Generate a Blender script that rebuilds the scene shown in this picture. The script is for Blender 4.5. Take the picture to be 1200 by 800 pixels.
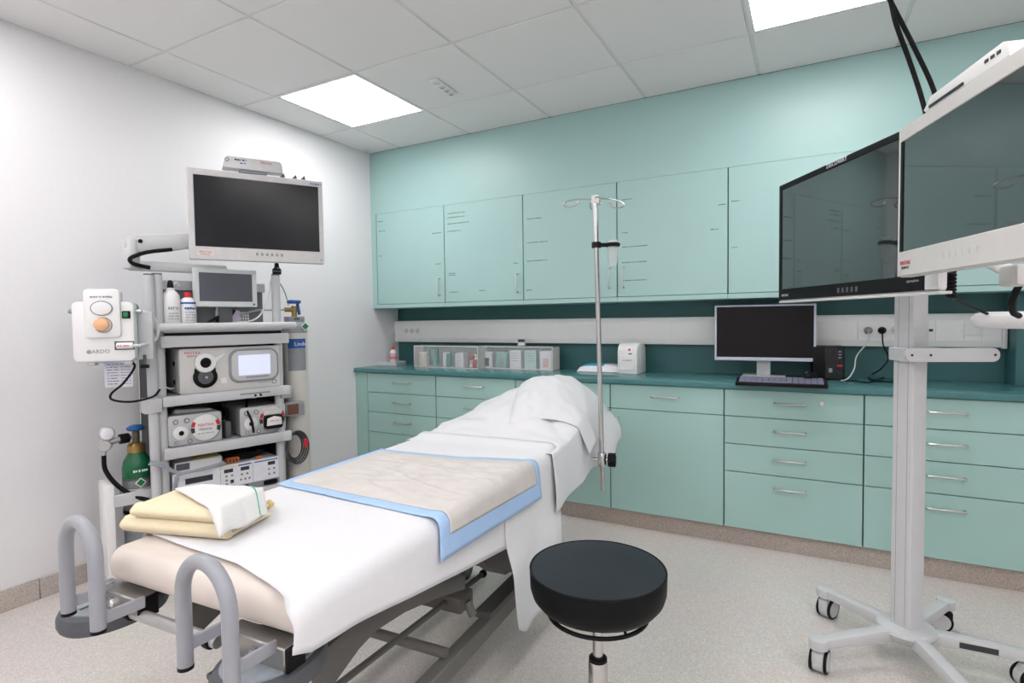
import bpy, bmesh, math, random
from mathutils import Vector, Matrix, noise
random.seed(4)
for o in list(bpy.data.objects): bpy.data.objects.remove(o)
scene = bpy.context.scene
C = scene.collection

# ------------------------------------------------------------------ camera, light, exposure
CAM = Vector((2.9555, -3.2321, 1.1863)); YAW, PITCH, ROLL, FPX = 0.4963, -0.0394, -0.0133, 650.13
H = 2.451
_r0 = Vector((math.cos(YAW), math.sin(YAW), 0))
_f = Vector((-math.sin(YAW)*math.cos(PITCH), math.cos(YAW)*math.cos(PITCH), math.sin(PITCH)))
_u0 = _r0.cross(_f)
_r = math.cos(ROLL)*_r0 + math.sin(ROLL)*_u0
_u = -math.sin(ROLL)*_r0 + math.cos(ROLL)*_u0
cd = bpy.data.cameras.new('camera'); cam = bpy.data.objects.new('camera', cd); C.objects.link(cam)
cd.sensor_fit = 'HORIZONTAL'; cd.sensor_width = 36; cd.lens = FPX/1200*36; cd.clip_start = 0.05
mw = Matrix((( _r.x, _u.x, -_f.x, CAM.x), (_r.y, _u.y, -_f.y, CAM.y), (_r.z, _u.z, -_f.z, CAM.z), (0, 0, 0, 1)))
cam.matrix_world = mw
scene.camera = cam
w = bpy.data.worlds.new('world'); scene.world = w; w.use_nodes = True
w.node_tree.nodes['Background'].inputs[0].default_value = (0.8, 0.9, 1, 1)
w.node_tree.nodes['Background'].inputs[1].default_value = 0.15
vs = scene.view_settings
vs.view_transform = 'Standard'; vs.look = 'None'; vs.gamma = 1; vs.use_curve_mapping = False
vs.exposure = 0.25
PANEL_POWER = 10.5        # emission strength of the ceiling light panels

# pixel (1200x800 frame) -> point on a plane of the room
def ray(x, y): return _r*((x-600)/FPX) - _u*((y-400)/FPX) + _f
def at(x, y, ax, v):
    d = ray(x, y); return CAM + d*((v-CAM[ax])/d[ax])
# camera-relative ground offsets -> room (right, forward)
def rel(right, fwd, z):
    return Vector((CAM.x + right*math.cos(YAW) - fwd*math.sin(YAW), CAM.y + right*math.sin(YAW) + fwd*math.cos(YAW), z))

# ------------------------------------------------------------------ materials
def lin(c):
    if isinstance(c, str): c = [int(c[i:i+2], 16)/255 for i in (0, 2, 4)]
    return tuple(v/12.92 if v <= .04045 else ((v+.055)/1.055)**2.4 for v in c) + (1,)
MATS = {}
def mat(name, col, rough=.5, metal=0, var=.04, scale=30, bump=0, spec=.5, coat=0, trans=0, alpha=1, ior=1.45, sheen=0):
    if name in MATS: return MATS[name]
    m = bpy.data.materials.new(name); m.use_nodes = True; nt = m.node_tree; b = nt.nodes['Principled BSDF']
    tc = nt.nodes.new('ShaderNodeTexCoord'); nz = nt.nodes.new('ShaderNodeTexNoise')
    nz.inputs['Scale'].default_value = scale; nz.inputs['Detail'].default_value = 3
    nt.links.new(tc.outputs['Object'], nz.inputs['Vector'])
    rp = nt.nodes.new('ShaderNodeValToRGB'); c = lin(col)
    rp.color_ramp.elements[0].color = tuple(max(0, v*(1-var)) for v in c[:3]) + (1,)
    rp.color_ramp.elements[1].color = tuple(min(1, v*(1+var)) for v in c[:3]) + (1,)
    rp.color_ramp.elements[0].position = .3; rp.color_ramp.elements[1].position = .7
    nt.links.new(nz.outputs['Fac'], rp.inputs['Fac']); nt.links.new(rp.outputs['Color'], b.inputs['Base Color'])
    b.inputs['Roughness'].default_value = rough; b.inputs['Metallic'].default_value = metal
    b.inputs['Specular IOR Level'].default_value = spec; b.inputs['Coat Weight'].default_value = coat
    b.inputs['Transmission Weight'].default_value = trans; b.inputs['Alpha'].default_value = alpha; b.inputs['IOR'].default_value = ior
    b.inputs['Sheen Weight'].default_value = sheen
    if bump:
        bp = nt.nodes.new('ShaderNodeBump'); bp.inputs['Strength'].default_value = bump; bp.inputs['Distance'].default_value = .01
        nt.links.new(nz.outputs['Fac'], bp.inputs['Height']); nt.links.new(bp.outputs['Normal'], b.inputs['Normal'])
    MATS[name] = m; return m
def speckle(name, cols, scale=260, rough=.45):
    m = bpy.data.materials.new(name); m.use_nodes = True; nt = m.node_tree; b = nt.nodes['Principled BSDF']
    tc = nt.nodes.new('ShaderNodeTexCoord'); vz = nt.nodes.new('ShaderNodeTexVoronoi'); vz.inputs['Scale'].default_value = scale
    nt.links.new(tc.outputs['Object'], vz.inputs['Vector'])
    sp = nt.nodes.new('ShaderNodeSeparateColor'); nt.links.new(vz.outputs['Color'], sp.inputs['Color'])
    rp = nt.nodes.new('ShaderNodeValToRGB'); rp.color_ramp.interpolation = 'CONSTANT'
    el = rp.color_ramp.elements
    for i, (pos, c) in enumerate(cols):
        e = el[i] if i < 2 else el.new(pos)
        e.position = pos; e.color = lin(c)
    nt.links.new(sp.outputs['Red'], rp.inputs['Fac'])
    nz = nt.nodes.new('ShaderNodeTexNoise'); nz.inputs['Scale'].default_value = 3; nz.inputs['Detail'].default_value = 6
    nt.links.new(tc.outputs['Object'], nz.inputs['Vector'])
    mx = nt.nodes.new('ShaderNodeMix'); mx.data_type = 'RGBA'; mx.blend_type = 'MULTIPLY'; mx.inputs['Factor'].default_value = .12
    nt.links.new(rp.outputs['Color'], mx.inputs[6]); nt.links.new(nz.outputs['Color'], mx.inputs[7])
    nt.links.new(mx.outputs[2], b.inputs['Base Color']); b.inputs['Roughness'].default_value = rough
    MATS[name] = m; return m
def emit(name, col, strength):
    m = bpy.data.materials.new(name); m.use_nodes = True; nt = m.node_tree; b = nt.nodes['Principled BSDF']
    b.inputs['Base Color'].default_value = lin(col); b.inputs['Emission Color'].default_value = lin(col)
    b.inputs['Emission Strength'].default_value = strength; MATS[name] = m; return m

M_wall = mat('white_wall_paint', 'e6e5e7', .55, var=.01, scale=60, bump=.02)
M_ceil = mat('ceiling_tile', 'e9e8e7', .9, var=.015, scale=400, bump=.05)
M_grid = mat('ceiling_grid', 'dcdbd9', .5)
M_gap = mat('shadow_gap', '4a4a4a', .9)
M_teal = mat('teal_lacquer', 'a4c6c3', .36, var=.012, scale=4, spec=.5)
M_teal_lo = mat('teal_laminate', 'a3c6c0', .42, var=.012, scale=4)
M_edge = mat('dark_teal_edge', '2f5f5b', .6)
M_carc = mat('cabinet_carcass', '4c7672', .6)
M_top = mat('worktop_teal', '4a7e80', .22, var=.03, scale=80)
M_niche = mat('splashback_teal', '39686a', .45, var=.02, scale=8)
M_duct = mat('trunking_plastic', 'ededec', .4, var=.01)
M_white = mat('white_plastic', 'e6e6e6', .35, var=.01)
M_off = mat('off_white_plastic', 'd4d2cf', .4, var=.015)
M_lgrey = mat('light_grey_metal', 'c6c7c9', .38, var=.015)
M_grey = mat('grey_plastic', '8e9196', .45)
M_hoop = mat('grey_lacquered_tube', '9b9da4', .3, var=.02)
M_dgrey = mat('dark_grey_rubber', '57595e', .6)
M_frame = mat('bed_frame_grey', '6e6c69', .4, var=.02)
M_black = mat('black_plastic', '0b0b0d', .5, spec=.25)
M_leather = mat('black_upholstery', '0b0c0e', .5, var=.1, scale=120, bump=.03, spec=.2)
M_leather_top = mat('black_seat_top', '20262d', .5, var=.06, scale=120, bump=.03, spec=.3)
M_steel = mat('steel', 'c9c7c6', .22, 1, var=.03)
M_handle = mat('handle_steel', 'c2c1be', .32, .85, var=.02)
M_chrome = mat('chrome', 'dddddd', .12, 1, var=.02)
M_silver = mat('silver_paint', 'b4b4b4', .3, .5)
M_screen = mat('screen_black', '131318', .2, var=.02, spec=.3)
M_glass = mat('screen_glass', '2c3235', .04, var=.01, spec=1.0, coat=1)
M_screen_pc = mat('pc_screen', '151214', .35, spec=.25)
M_sheet = mat('white_cotton', 'dfdfe2', .85, var=.008, scale=40, bump=.02)
M_paper = mat('white_paper', 'dedfe2', .75, var=.01, scale=30, bump=.03)
M_cover = mat('thin_white_cover', 'dcdde0', .6, var=.01, scale=20, bump=.05)
M_vinyl = mat('cream_vinyl', 'ddd3cb', .5, var=.02, scale=20)
M_pad = mat('beige_pad', 'd0cbc7', .85, var=.05, scale=14, bump=.25)
M_blue = mat('pad_blue', 'a9c8ee', .6, var=.03, scale=20)
M_gown = mat('yellow_gown', 'e6d9ba', .85, var=.02, scale=60, bump=.05)
M_gown_d = mat('yellow_gown_edge', 'd9bd80', .85)
M_green = mat('green_cylinder', '14633f', .35, var=.06)
M_gcyl = mat('grey_cylinder', '85878a', .4)
M_brass = mat('brass', 'a98b55', .35, .8)
M_bluep = mat('blue_plastic', '1c5c9a', .35)
M_red = mat('red_print', 'c8303a', .5)
M_darkp = mat('dark_print', '34373b', .6)
M_noteP = mat('note_print', '5a7a78', .6)
M_greyp = mat('grey_print', '8f9296', .6)
M_acryl = mat('clear_acrylic', 'd8dcdc', .15, alpha=.16, var=.01)
M_clear = mat('clear_tube', 'dfe8e8', .08, alpha=.3, var=.01)
M_orange = mat('orange_plastic', 'e2702a', .45)
M_peach = mat('peach_knob', 'eab58a', .45)
M_green_sw = mat('green_switch', '1f7a4a', .4)
M_teal_sw = mat('teal_side', '5b9aa2', .45)
M_cable = mat('grey_cable', '9a9ea8', .5)
M_wcable = mat('white_cable', 'd4d6d6', .45)
M_lcd = mat('lcd_panel', '5b5e66', .2, var=.02)
M_labelblue = mat('label_blue', '2456a0', .5)
M_pale = mat('pale_label', 'e8e8ee', .6)
M_purple = mat('pale_violet_paper', 'cfc3d8', .7)
M_pinkp = mat('pink_print', 'd26a86', .6)
M_tealp = mat('teal_pack', '2aa0b4', .5)
M_mint = mat('mint_pack', '8fc4bd', .6)
M_kick = speckle('plinth_speckle', [(0, 'b3a79d'), (.35, 'bfb4aa'), (.7, 'a89b91'), (.9, 'ccc1b7')], 300, .6)
M_base = speckle('skirting_speckle', [(0, 'bcb2aa'), (.35, 'c6bdb5'), (.7, 'b0a69e'), (.9, 'd2c9c1')], 300, .6)
M_floor = speckle('vinyl_floor', [(0, 'd3ccc7'), (.3, 'dbd5d0'), (.65, 'cec7c1'), (.85, 'e4dfdb')], 230, .38)
M_light = emit('light_diffuser', 'fffcfc', PANEL_POWER)
M_lit = emit('lit_display', 'c6cbe0', .55)

# ------------------------------------------------------------------ mesh helpers
def rotz(a): return Matrix.Rotation(a, 4, 'Z')
class MB:
    def __init__(s): s.bm = bmesh.new()
    def _add(s, tb, m=None):
        if m is not None: bmesh.ops.transform(tb, matrix=m, verts=tb.verts)
        me = bpy.data.meshes.new('tmp'); tb.to_mesh(me); tb.free(); s.bm.from_mesh(me); bpy.data.meshes.remove(me); return s
    def box(s, x0, x1, y0, y1, z0, z1, bev=0, seg=2, m=None):
        tb = bmesh.new(); bmesh.ops.create_cube(tb, size=1)
        for v in tb.verts: v.co = Vector(((x0+x1)/2+v.co.x*(x1-x0), (y0+y1)/2+v.co.y*(y1-y0), (z0+z1)/2+v.co.z*(z1-z0)))
        if bev: bmesh.ops.bevel(tb, geom=tb.edges[:], offset=bev, segments=seg, affect='EDGES', profile=.5)
        return s._add(tb, m)
    def cyl(s, p0, p1, r, r1=None, seg=20, bev=0):
        p0, p1 = Vector(p0), Vector(p1); r1 = r if r1 is None else r1; d = p1-p0; L = d.length
        tb = bmesh.new(); bmesh.ops.create_cone(tb, cap_ends=True, segments=seg, radius1=r, radius2=r1, depth=L)
        if bev:
            es = [e for e in tb.edges if abs(e.verts[0].co.z-e.verts[1].co.z) < 1e-6]
            bmesh.ops.bevel(tb, geom=es, offset=bev, segments=2, affect='EDGES', profile=.5)
        return s._add(tb, Matrix.Translation((p0+p1)/2) @ d.to_track_quat('Z', 'Y').to_matrix().to_4x4())
    def lathe(s, prof, c=(0, 0, 0), axis=(0, 0, 1), seg=28):
        tb = bmesh.new(); rings = []
        for r, z in prof:
            if r < 1e-6: rings.append([tb.verts.new((0, 0, z))])
            else: rings.append([tb.verts.new((r*math.cos(2*math.pi*k/seg), r*math.sin(2*math.pi*k/seg), z)) for k in range(seg)])
        for a, b in zip(rings, rings[1:]):
            for k in range(seg):
                k2 = (k+1) % seg
                f = [a[k % len(a)], a[k2 % len(a)], b[k2 % len(b)], b[k % len(b)]]
                f = list(dict.fromkeys(f))
                if len(f) > 2: tb.faces.new(f)
        if len(rings[0]) > 2 and len(rings[-1]) > 2:          # open profile around a hole: close it into a ring
            a, b = rings[-1], rings[0]
            for k in range(seg): tb.faces.new((a[k], a[(k+1) % seg], b[(k+1) % seg], b[k]))
        else:
            for ring, fl in ((rings[0], True), (rings[-1], False)):
                if len(ring) > 2: tb.faces.new(ring[::-1] if fl else ring)
        return s._add(tb, Matrix.Translation(c) @ Vector(axis).to_track_quat('Z', 'Y').to_matrix().to_4x4())
    def tube(s, pts, r, seg=8, closed=False, sub=6, smooth=True):
        P = [Vector(p) for p in pts]
        if smooth and len(P) > 2:
            Q = []; n = len(P); rng = range(n if closed else n-1)
            for i in rng:
                p0 = P[(i-1) % n] if closed or i > 0 else P[0]*2-P[1]
                p1, p2 = P[i], P[(i+1) % n]
                p3 = P[(i+2) % n] if closed or i < n-2 else P[-1]*2-P[-2]
                for k in range(sub):
                    t = k/sub
                    Q.append(.5*((2*p1)+(p2-p0)*t+(2*p0-5*p1+4*p2-p3)*t*t+(3*p1-p0-3*p2+p3)*t**3))
            if not closed: Q.append(P[-1])
            P = Q
        tb = bmesh.new(); n = len(P); rings = []; up = None
        for i in range(n):
            a = P[(i-1) % n] if closed or i > 0 else P[0]; b = P[(i+1) % n] if closed or i < n-1 else P[-1]
            t = (b-a); t = t.normalized() if t.length > 1e-9 else Vector((0, 0, 1))
            if up is None: up = t.orthogonal().normalized()
            up = (up-t*up.dot(t)); up = up.normalized() if up.length > 1e-6 else t.orthogonal().normalized()
            sd = t.cross(up)
            rings.append([tb.verts.new(P[i]+r*(math.cos(2*math.pi*k/seg)*up+math.sin(2*math.pi*k/seg)*sd)) for k in range(seg)])
        prs = list(zip(rings, rings[1:])) + ([(rings[-1], rings[0])] if closed else [])
        for a, b in prs:
            for k in range(seg): tb.faces.new((a[k], a[(k+1) % seg], b[(k+1) % seg], b[k]))
        if not closed: tb.faces.new(rings[0][::-1]); tb.faces.new(rings[-1])
        return s._add(tb)
    def prism(s, poly, h0, h1, axis='z', bev=0, m=None):
        # poly in 2D; axis = extrusion axis. 'z': (x,y); 'y': (x,z); 'x': (y,z)
        tb = bmesh.new()
        def mk(a, b, h): return {'z': (a, b, h), 'y': (a, h, b), 'x': (h, a, b)}[axis]
        A = [tb.verts.new(mk(a, b, h0)) for a, b in poly]; B = [tb.verts.new(mk(a, b, h1)) for a, b in poly]
        n = len(poly)
        for k in range(n): tb.faces.new((A[k], A[(k+1) % n], B[(k+1) % n], B[k]))
        tb.faces.new(A[::-1]); tb.faces.new(B)
        bmesh.ops.recalc_face_normals(tb, faces=tb.faces)
        if bev:
            es = [e for e in tb.edges if len(e.link_faces) == 2 and e.calc_face_angle(0) > .5]
            bmesh.ops.bevel(tb, geom=es, offset=bev, segments=2, affect='EDGES', profile=.5)
        return s._add(tb, m)
    def grid(s, fn, nu, nv):
        tb = bmesh.new()
        V = [[tb.verts.new(fn(i/nu, j/nv)) for j in range(nv+1)] for i in range(nu+1)]
        for i in range(nu):
            for j in range(nv): tb.faces.new((V[i][j], V[i+1][j], V[i+1][j+1], V[i][j+1]))
        return s._add(tb)
    def ball(s, c, r, sc=(1, 1, 1), seg=16):
        tb = bmesh.new(); bmesh.ops.create_uvsphere(tb, u_segments=seg, v_segments=seg//2+2, radius=r)
        return s._add(tb, Matrix.Translation(c) @ Matrix.Diagonal((*sc, 1)))
    def build(s, name, m, parent=None, sharp=38, recalc=True):
        if recalc: bmesh.ops.recalc_face_normals(s.bm, faces=s.bm.faces)
        me = bpy.data.meshes.new(name); s.bm.to_mesh(me); s.bm.free()
        me.polygons.foreach_set('use_smooth', [True]*len(me.polygons)); me.set_sharp_from_angle(angle=math.radians(sharp))
        me.materials.append(m); o = bpy.data.objects.new(name, me); C.objects.link(o)
        if parent: o.parent = parent
        return o
def tag(o, label, cat, group=None):
    o['label'] = label; o['category'] = cat
    if group: o['group'] = group
    return o
def thing(name, label, cat, loc=(0, 0, 0), rz=0, group=None):
    o = bpy.data.objects.new(name, None); C.objects.link(o); o.location = loc; o.rotation_euler = (0, 0, rz)
    o.empty_display_size = .05
    return tag(o, label, cat, group)
def struct(o): o['kind'] = 'structure'; return o
def oval(cx, cy, rx, ry, n=32): return [(cx+rx*math.cos(2*math.pi*k/n), cy+ry*math.sin(2*math.pi*k/n)) for k in range(n)]
def rrect(x0, x1, y0, y1, r, n=6):
    out = []
    for cx, cy, a0 in ((x1-r, y1-r, 0), (x0+r, y1-r, 90), (x0+r, y0+r, 180), (x1-r, y0+r, 270)):
        for k in range(n+1):
            a = math.radians(a0+90*k/n); out.append((cx+r*math.cos(a), cy+r*math.sin(a)))
    return out
def text(name, s, size, m, parent, loc, rot=(math.pi/2, 0, 0), align='CENTER', sx=1.0):
    cu = bpy.data.curves.new('tmp_text', 'FONT'); cu.body = s; cu.size = size; cu.extrude = .0003; cu.align_x = align; cu.align_y = 'CENTER'; cu.resolution_u = 2
    ob = bpy.data.objects.new('tmp_text', cu); C.objects.link(ob)
    bpy.context.view_layer.update()
    me = bpy.data.meshes.new_from_object(ob.evaluated_get(bpy.context.evaluated_depsgraph_get()))
    bpy.data.objects.remove(ob); bpy.data.curves.remove(cu)
    me.materials.clear(); me.materials.append(m); me.name = name
    o = bpy.data.objects.new(name, me); C.objects.link(o); o.parent = parent; o.location = loc; o.rotation_euler = rot; o.scale = (sx, 1, 1)
    return o
def note_line(mb, x0, x1, z, y, h=.008):
    # a line of small print: dark strokes with word gaps
    x = x0; n = 0
    while x < x1:
        l = random.uniform(.004, .012); l = min(l, x1-x)
        mb.box(x, x+l, y-.0004, y+.0004, z-h*random.uniform(.3, .5), z+h*random.uniform(.3, .5)); x += l+random.choice((.0015, .0015, .005))

def marks(name, w_, h, m, parent, loc):      # lettering too small to read: a row of strokes
    mb = MB(); note_line(mb, loc[0]-w_/2, loc[0]+w_/2, loc[2], loc[1], h); return mb.build(name, m, parent)

# ------------------------------------------------------------------ the room
XR, YF = 4.7, -5.0           # right wall and front wall (behind the camera)
YN = .29                     # back of the niche above the worktop
YB = -.2017                  # front of the base cabinets
fl = struct(MB().box(-.1, XR+.1, YF-.1, YN+.1, -.06, 0).build('floor', M_floor))
wl = struct(MB().box(-.1, 0, YF-.1, YN+.1, 0, H+.1).build('wall_left', M_wall))
wr = struct(MB().box(XR, XR+.1, YF-.1, YN+.1, 0, H+.1).build('wall_right', M_wall))
wf = struct(MB().box(0, XR, YF-.1, YF, 0, H+.1).build('wall_front', M_wall))
wb = struct(MB().box(0, XR, YN, YN+.1, 0, H+.1).build('wall_back', M_niche))
# ceiling: backing, lay-in tiles and the bars between them
ce = struct(MB().box(0, XR, YF, YN, H+.012, H+.06).build('ceiling', M_gap))
GX0, GY0, G = .302, -.481, .6
xl = [0, GX0] + [GX0+G*k for k in range(1, 8)]; xl = [x for x in xl if x < XR-.05] + [XR]
yl = [0, GY0] + [GY0-G*k for k in range(1, 9)]; yl = [y for y in yl if y > YF+.05] + [YF]
lights = {(1, 1), (5, 1), (1, 4), (5, 4), (1, 7), (5, 7), (3, 6), (7, 4), (7, 7)}
tile_cache = {}
for i in range(len(xl)-1):
    for j in range(len(yl)-1):
        x0, x1, y1, y0 = xl[i], xl[i+1], yl[j], yl[j+1]
        if (i, j) in lights: continue
        key = (round(x1-x0, 3), round(y1-y0, 3)); g = .007
        ga, gb = (0.002 if i == 0 else g), (0.002 if j == 0 else g)
        kk = key + (i == 0, j == 0)
        if kk not in tile_cache:
            W_, D_ = (x1-x0)/2, (y1-y0)/2
            o = MB().box(-W_+ga, W_-g, -D_+g, D_-gb, 0, .014, .003, 1).build('ceiling_tile', M_ceil, ce); tile_cache[kk] = o.data
        else:
            o = bpy.data.objects.new('ceiling_tile', tile_cache[kk]); C.objects.link(o); o.parent = ce
        o.location = ((x0+x1)/2, (y0+y1)/2, H)
for x in xl[1:-1]: MB().box(x-.0065, x+.0065, YF, 0, H+.0035, H+.0125).build('ceiling_bar', M_grid, ce)
for y in yl[1:-1]: MB().box(0, XR, y-.0065, y+.0065, H+.0037, H+.0127).build('ceiling_bar', M_grid, ce)
# ceiling light panels; those out of view are added to brighten the room
LAB = {(1, 1): 'square white ceiling light panel above the medical cart', (5, 1): 'square white ceiling light panel at the top edge above the twin screens',
       (1, 4): 'added unseen ceiling light panel above the foot of the bed, left of the viewer', (5, 4): 'added unseen ceiling light panel straight above the viewer',
       (1, 7): 'added unseen ceiling light panel behind the viewer on the left', (5, 7): 'added unseen ceiling light panel behind the viewer on the right',
       (3, 6): 'added unseen ceiling light panel behind the viewer in the middle', (7, 4): 'added unseen ceiling light panel near the right wall beside the viewer', (7, 7): 'added unseen ceiling light panel near the right wall at the back'}
for (i, j) in sorted(lights):
    x0, x1, y1, y0 = xl[i], xl[i+1], yl[j], yl[j+1]
    t = thing('ceiling_light', LAB[(i, j)], 'light', ((x0+x1)/2, (y0+y1)/2, H), 0, 'ceiling light panels')
    a, b = (x1-x0)/2-.004, (y1-y0)/2-.004
    f = MB()
    f.box(-a, a, b-.018, b, -.002, .012); f.box(-a, a, -b, -b+.018, -.002, .012); f.box(-a, -a+.018, -b+.018, b-.018, -.002, .012); f.box(a-.018, a, -b+.018, b-.018, -.002, .012)
    f.build('frame', M_white, t)
    MB().box(-a+.018, a-.018, -b+.018, b-.018, .001, .008).build('diffuser', M_light, t)
# sensor plate on the tile
q = at(520, 101, 2, H)
t = thing('ceiling_sensor_plate', 'small white sensor plate with round ports on a ceiling tile', 'sensor', (q.x, q.y, H), 0)
t.rotation_euler = (0, 0, math.radians(-90+4))
MB().box(-.11, .11, -.028, .028, -.012, -.0005, .004, 2).build('plate', M_white, t)
for k, xx in enumerate((-.078, -.03, .018)):
    s_ = MB().lathe([(.0, -.0175), (.017, -.0175), (.019, -.012)], (xx, 0, 0)).build('port', M_off, t)
    MB().cyl((xx, 0, -.0195), (xx, 0, -.0172), .008, seg=12).build('lens', M_grey, s_)
MB().box(.055, .085, -.018, .018, -.015, -.0118, .002, 1).build('cover', M_off, t)

# bulkhead above wall cabinets (flush with their doors)
struct(MB().box(0, XR, 0, .018, 1.9938, H).build('trim_1', M_teal))
struct(MB().box(0, .048, .001, .29, 1.284, 1.994).build('trim_2', M_teal))      # filler beside the left wall
# skirting on the left wall, in pieces
sk = struct(MB().box(0, .004, YF, YB, 0, .088).build('baseboard_left', M_gap))
jl = at(46, 700, 0, 0).y; ys = [YF]; k = math.ceil((YF-jl)/.6)
yy = jl+k*.6
while yy < YB-.02: ys.append(yy); yy += .6
ys.append(YB-.001)
for a, b in zip(ys, ys[1:]):
    if b-a > .03: MB().box(.0035, .012, a+.0012, b-.0012, 0, .09, .002, 1).build('skirting_piece', M_base, sk)
struct(MB().box(0, XR, YB+.035, YB+.05, 0, .0985).build('trim_3', M_kick))
struct(MB().box(3.785, 4.6, .13, YN, .849, 1.283).build('trim_4', M_niche))     # boxed-out panel at right of the niche

# ------------------------------------------------------------------ wall cabinets
UX = [.051, .6732, 1.2967, 1.9268, 2.5493, 3.171, 3.793, 4.415]
ulabel = ['teal wall cabinet nearest the white corner, handle at lower right', 'teal wall cabinet second from the white corner with a note block at its top left',
          'teal wall cabinet right above the clear organisers, just left of the drip stand', 'teal wall cabinet right of the drip stand with its handle at lower left',
          'teal wall cabinet half hidden behind the black-rimmed screen', 'teal wall cabinet hidden behind the large white-rimmed screen',
          'teal wall cabinet at the right end of the row']
hpx = [(514, 325.3, 347), (605.7, 319.8, 343.2), (713.6, 312.6, 338.6), (730.2, 311.6, 338.2), None, None, None]
notes = {0: [(442, 449, 260), (444, 451, 271), (444.5, 448, 300), (506.5, 517.5, 273.6), (510.5, 517, 309.3)],
         1: [(524.5, 544.6, 250.5), (524.5, 544.6, 255.3), (524.5, 549.5, 262.6), (524.5, 539.7, 271.3), (526, 533.9, 320.4), (526, 533.9, 322.6), (526.7, 536.5, 342.4), (561.5, 569, 340.5), (602, 607.3, 308.3)],
         2: [(617.7, 634.6, 256.8), (617.7, 642, 284.6), (617.7, 642, 306), (617, 624, 340)],
         3: [(729, 741, 234.2), (729, 735.4, 273), (729, 759, 289.6), (729, 757.5, 307.8), (730, 759, 328.8), (842, 851, 240), (833, 842, 269)], 4: [(857, 868, 236), (857, 864, 290)]}
def vhandle(parent, x, z0, z1, y):
    h = MB(); h.tube([(x, y, z0+.006), (x, y-.026, z0+.006), (x, y-.03, z0+.012), (x, y-.03, z1-.012), (x, y-.026, z1-.006), (x, y, z1-.006)], .0045, 8, smooth=False)
    return h.build('handle', M_handle, parent)
def hhandle(parent, x0, x1, z, y):
    h = MB(); h.tube([(x0+.006, y, z), (x0+.006, y-.026, z), (x0+.012, y-.03, z), (x1-.012, y-.03, z), (x1-.006, y-.026, z), (x1-.006, y, z)], .005, 8, smooth=False)
    return h.build('handle', M_handle, parent)
for i in range(7):
    x0, x1 = UX[i], UX[i+1]
    t = thing('wall_cabinet', ulabel[i], 'cabinet', (x0, 0, 1.284), 0, 'teal wall cabinets')
    W_ = x1-x0
    MB().box(.001, W_-.001, .0195, .288, .006, .7).build('carcass', M_carc, t)
    MB().box(.0005, W_-.0005, -.004, .288, 0, .028, .002, 1).build('bottom_rail', M_teal, t)
    d = MB().box(.003, W_-.003, 0, .018, .031, .709, .0012, 1).build('door', M_teal, t)
    if hpx[i]:
        px, ya, yb_ = hpx[i]; a = at(px, yb_, 1, -.02); b = at(px, ya, 1, -.02)
        vhandle(d, a.x-x0, a.z-1.284, b.z-1.284, 0)
    elif i > 3: vhandle(d, W_-.05 if i % 2 == 0 else .05, .085, .21, 0)
    for (xa, xb, yy) in notes.get(i, []):
        a = at(xa, yy, 1, 0); b = at(xb, yy, 1, 0); mb = MB(); note_line(mb, a.x-x0, b.x-x0, a.z-1.284, -.0003, .007); mb.build('printed_note', M_noteP, d)

# ------------------------------------------------------------------ base cabinets and worktop
BX = [.1137, .7243, 1.335, 1.9455, 2.5569, 3.1707, 3.7845, 4.4]
ZL = [.8175, .6765, .5338, .3897, .0986]
ZD = [.8175, .6765, .0986]
kinds = [ZL, ZL, ZD, ZD, ZL, ZL, ZL]
blabel = ['teal drawer unit beside the white wall, under the grey tray', 'teal drawer unit under the clear organisers, partly behind the bed',
          'teal base cabinet behind the raised head of the bed', 'teal base cabinet with a drawer over a tall door, right of the drip stand',
          'teal drawer unit with a small lock, below the desktop screen', 'teal drawer unit behind the white screen stand column', 'teal drawer unit at the right end']
hxs = [(461, 477.5), (543, 565), None, (764, 793), (909, 942.5), (1090, 1132), None]
struct(MB().box(0, .1115, YB, YB+.018, .0986, .8175, .001, 1).build('trim_5', M_teal_lo))
struct(MB().box(.02, XR-.3, YB+.06, .28, 0.001, .09).build('trim_6', M_gap))
for i in range(7):
    x0, x1 = BX[i], BX[i+1]; W_ = x1-x0
    t = thing('base_cabinet', blabel[i], 'cabinet', (x0, YB, .0986), 0, 'teal base cabinets')
    MB().box(.0005, W_-.0005, .0195, .48, 0, .7165).build('carcass', M_carc, t)
    zs = kinds[i]
    if hxs[i]: a = at(hxs[i][0], 490, 1, YB-.03).x-x0; b = at(hxs[i][1], 490, 1, YB-.03).x-x0
    else: a, b = W_/2-.075, W_/2+.075
    cxx = (a+b)/2; a, b = cxx-.075, cxx+.075
    for k in range(len(zs)-1):
        isdoor = zs is ZD and k == 1
        p = MB().box(.003, W_-.003, 0, .018, zs[k+1]-.0986+(.002 if k < len(zs)-2 else 0), zs[k]-.0986-(.002 if k else .004), .0012, 1).build('door' if isdoor else 'drawer', M_teal_lo, t)
        if isdoor:
            if i == 3: vhandle(p, at(723, 500, 1, YB-.03).x-x0, at(723, 514, 1, YB-.03).z-.0986, at(723, 488, 1, YB-.03).z-.0986, 0)
            else: vhandle(p, .04, .36, .5, 0)
        else:
            hhandle(p, a, b, zs[k]-.0986-.062, 0)
            if i == 4 and k == 0:
                l = at(963, 473, 1, YB)
                MB().cyl((l.x-x0, -.003, l.z-.0986), (l.x-x0, .001, l.z-.0986), .011, seg=16).build('lock', M_steel, p)
wt = tag(MB().box(.0005, 4.42, YB-.018, YN-.0005, .8178, .848, .003, 2).build('worktop', M_top), 'long dark teal worktop running along the base cabinets', 'worktop')

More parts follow.
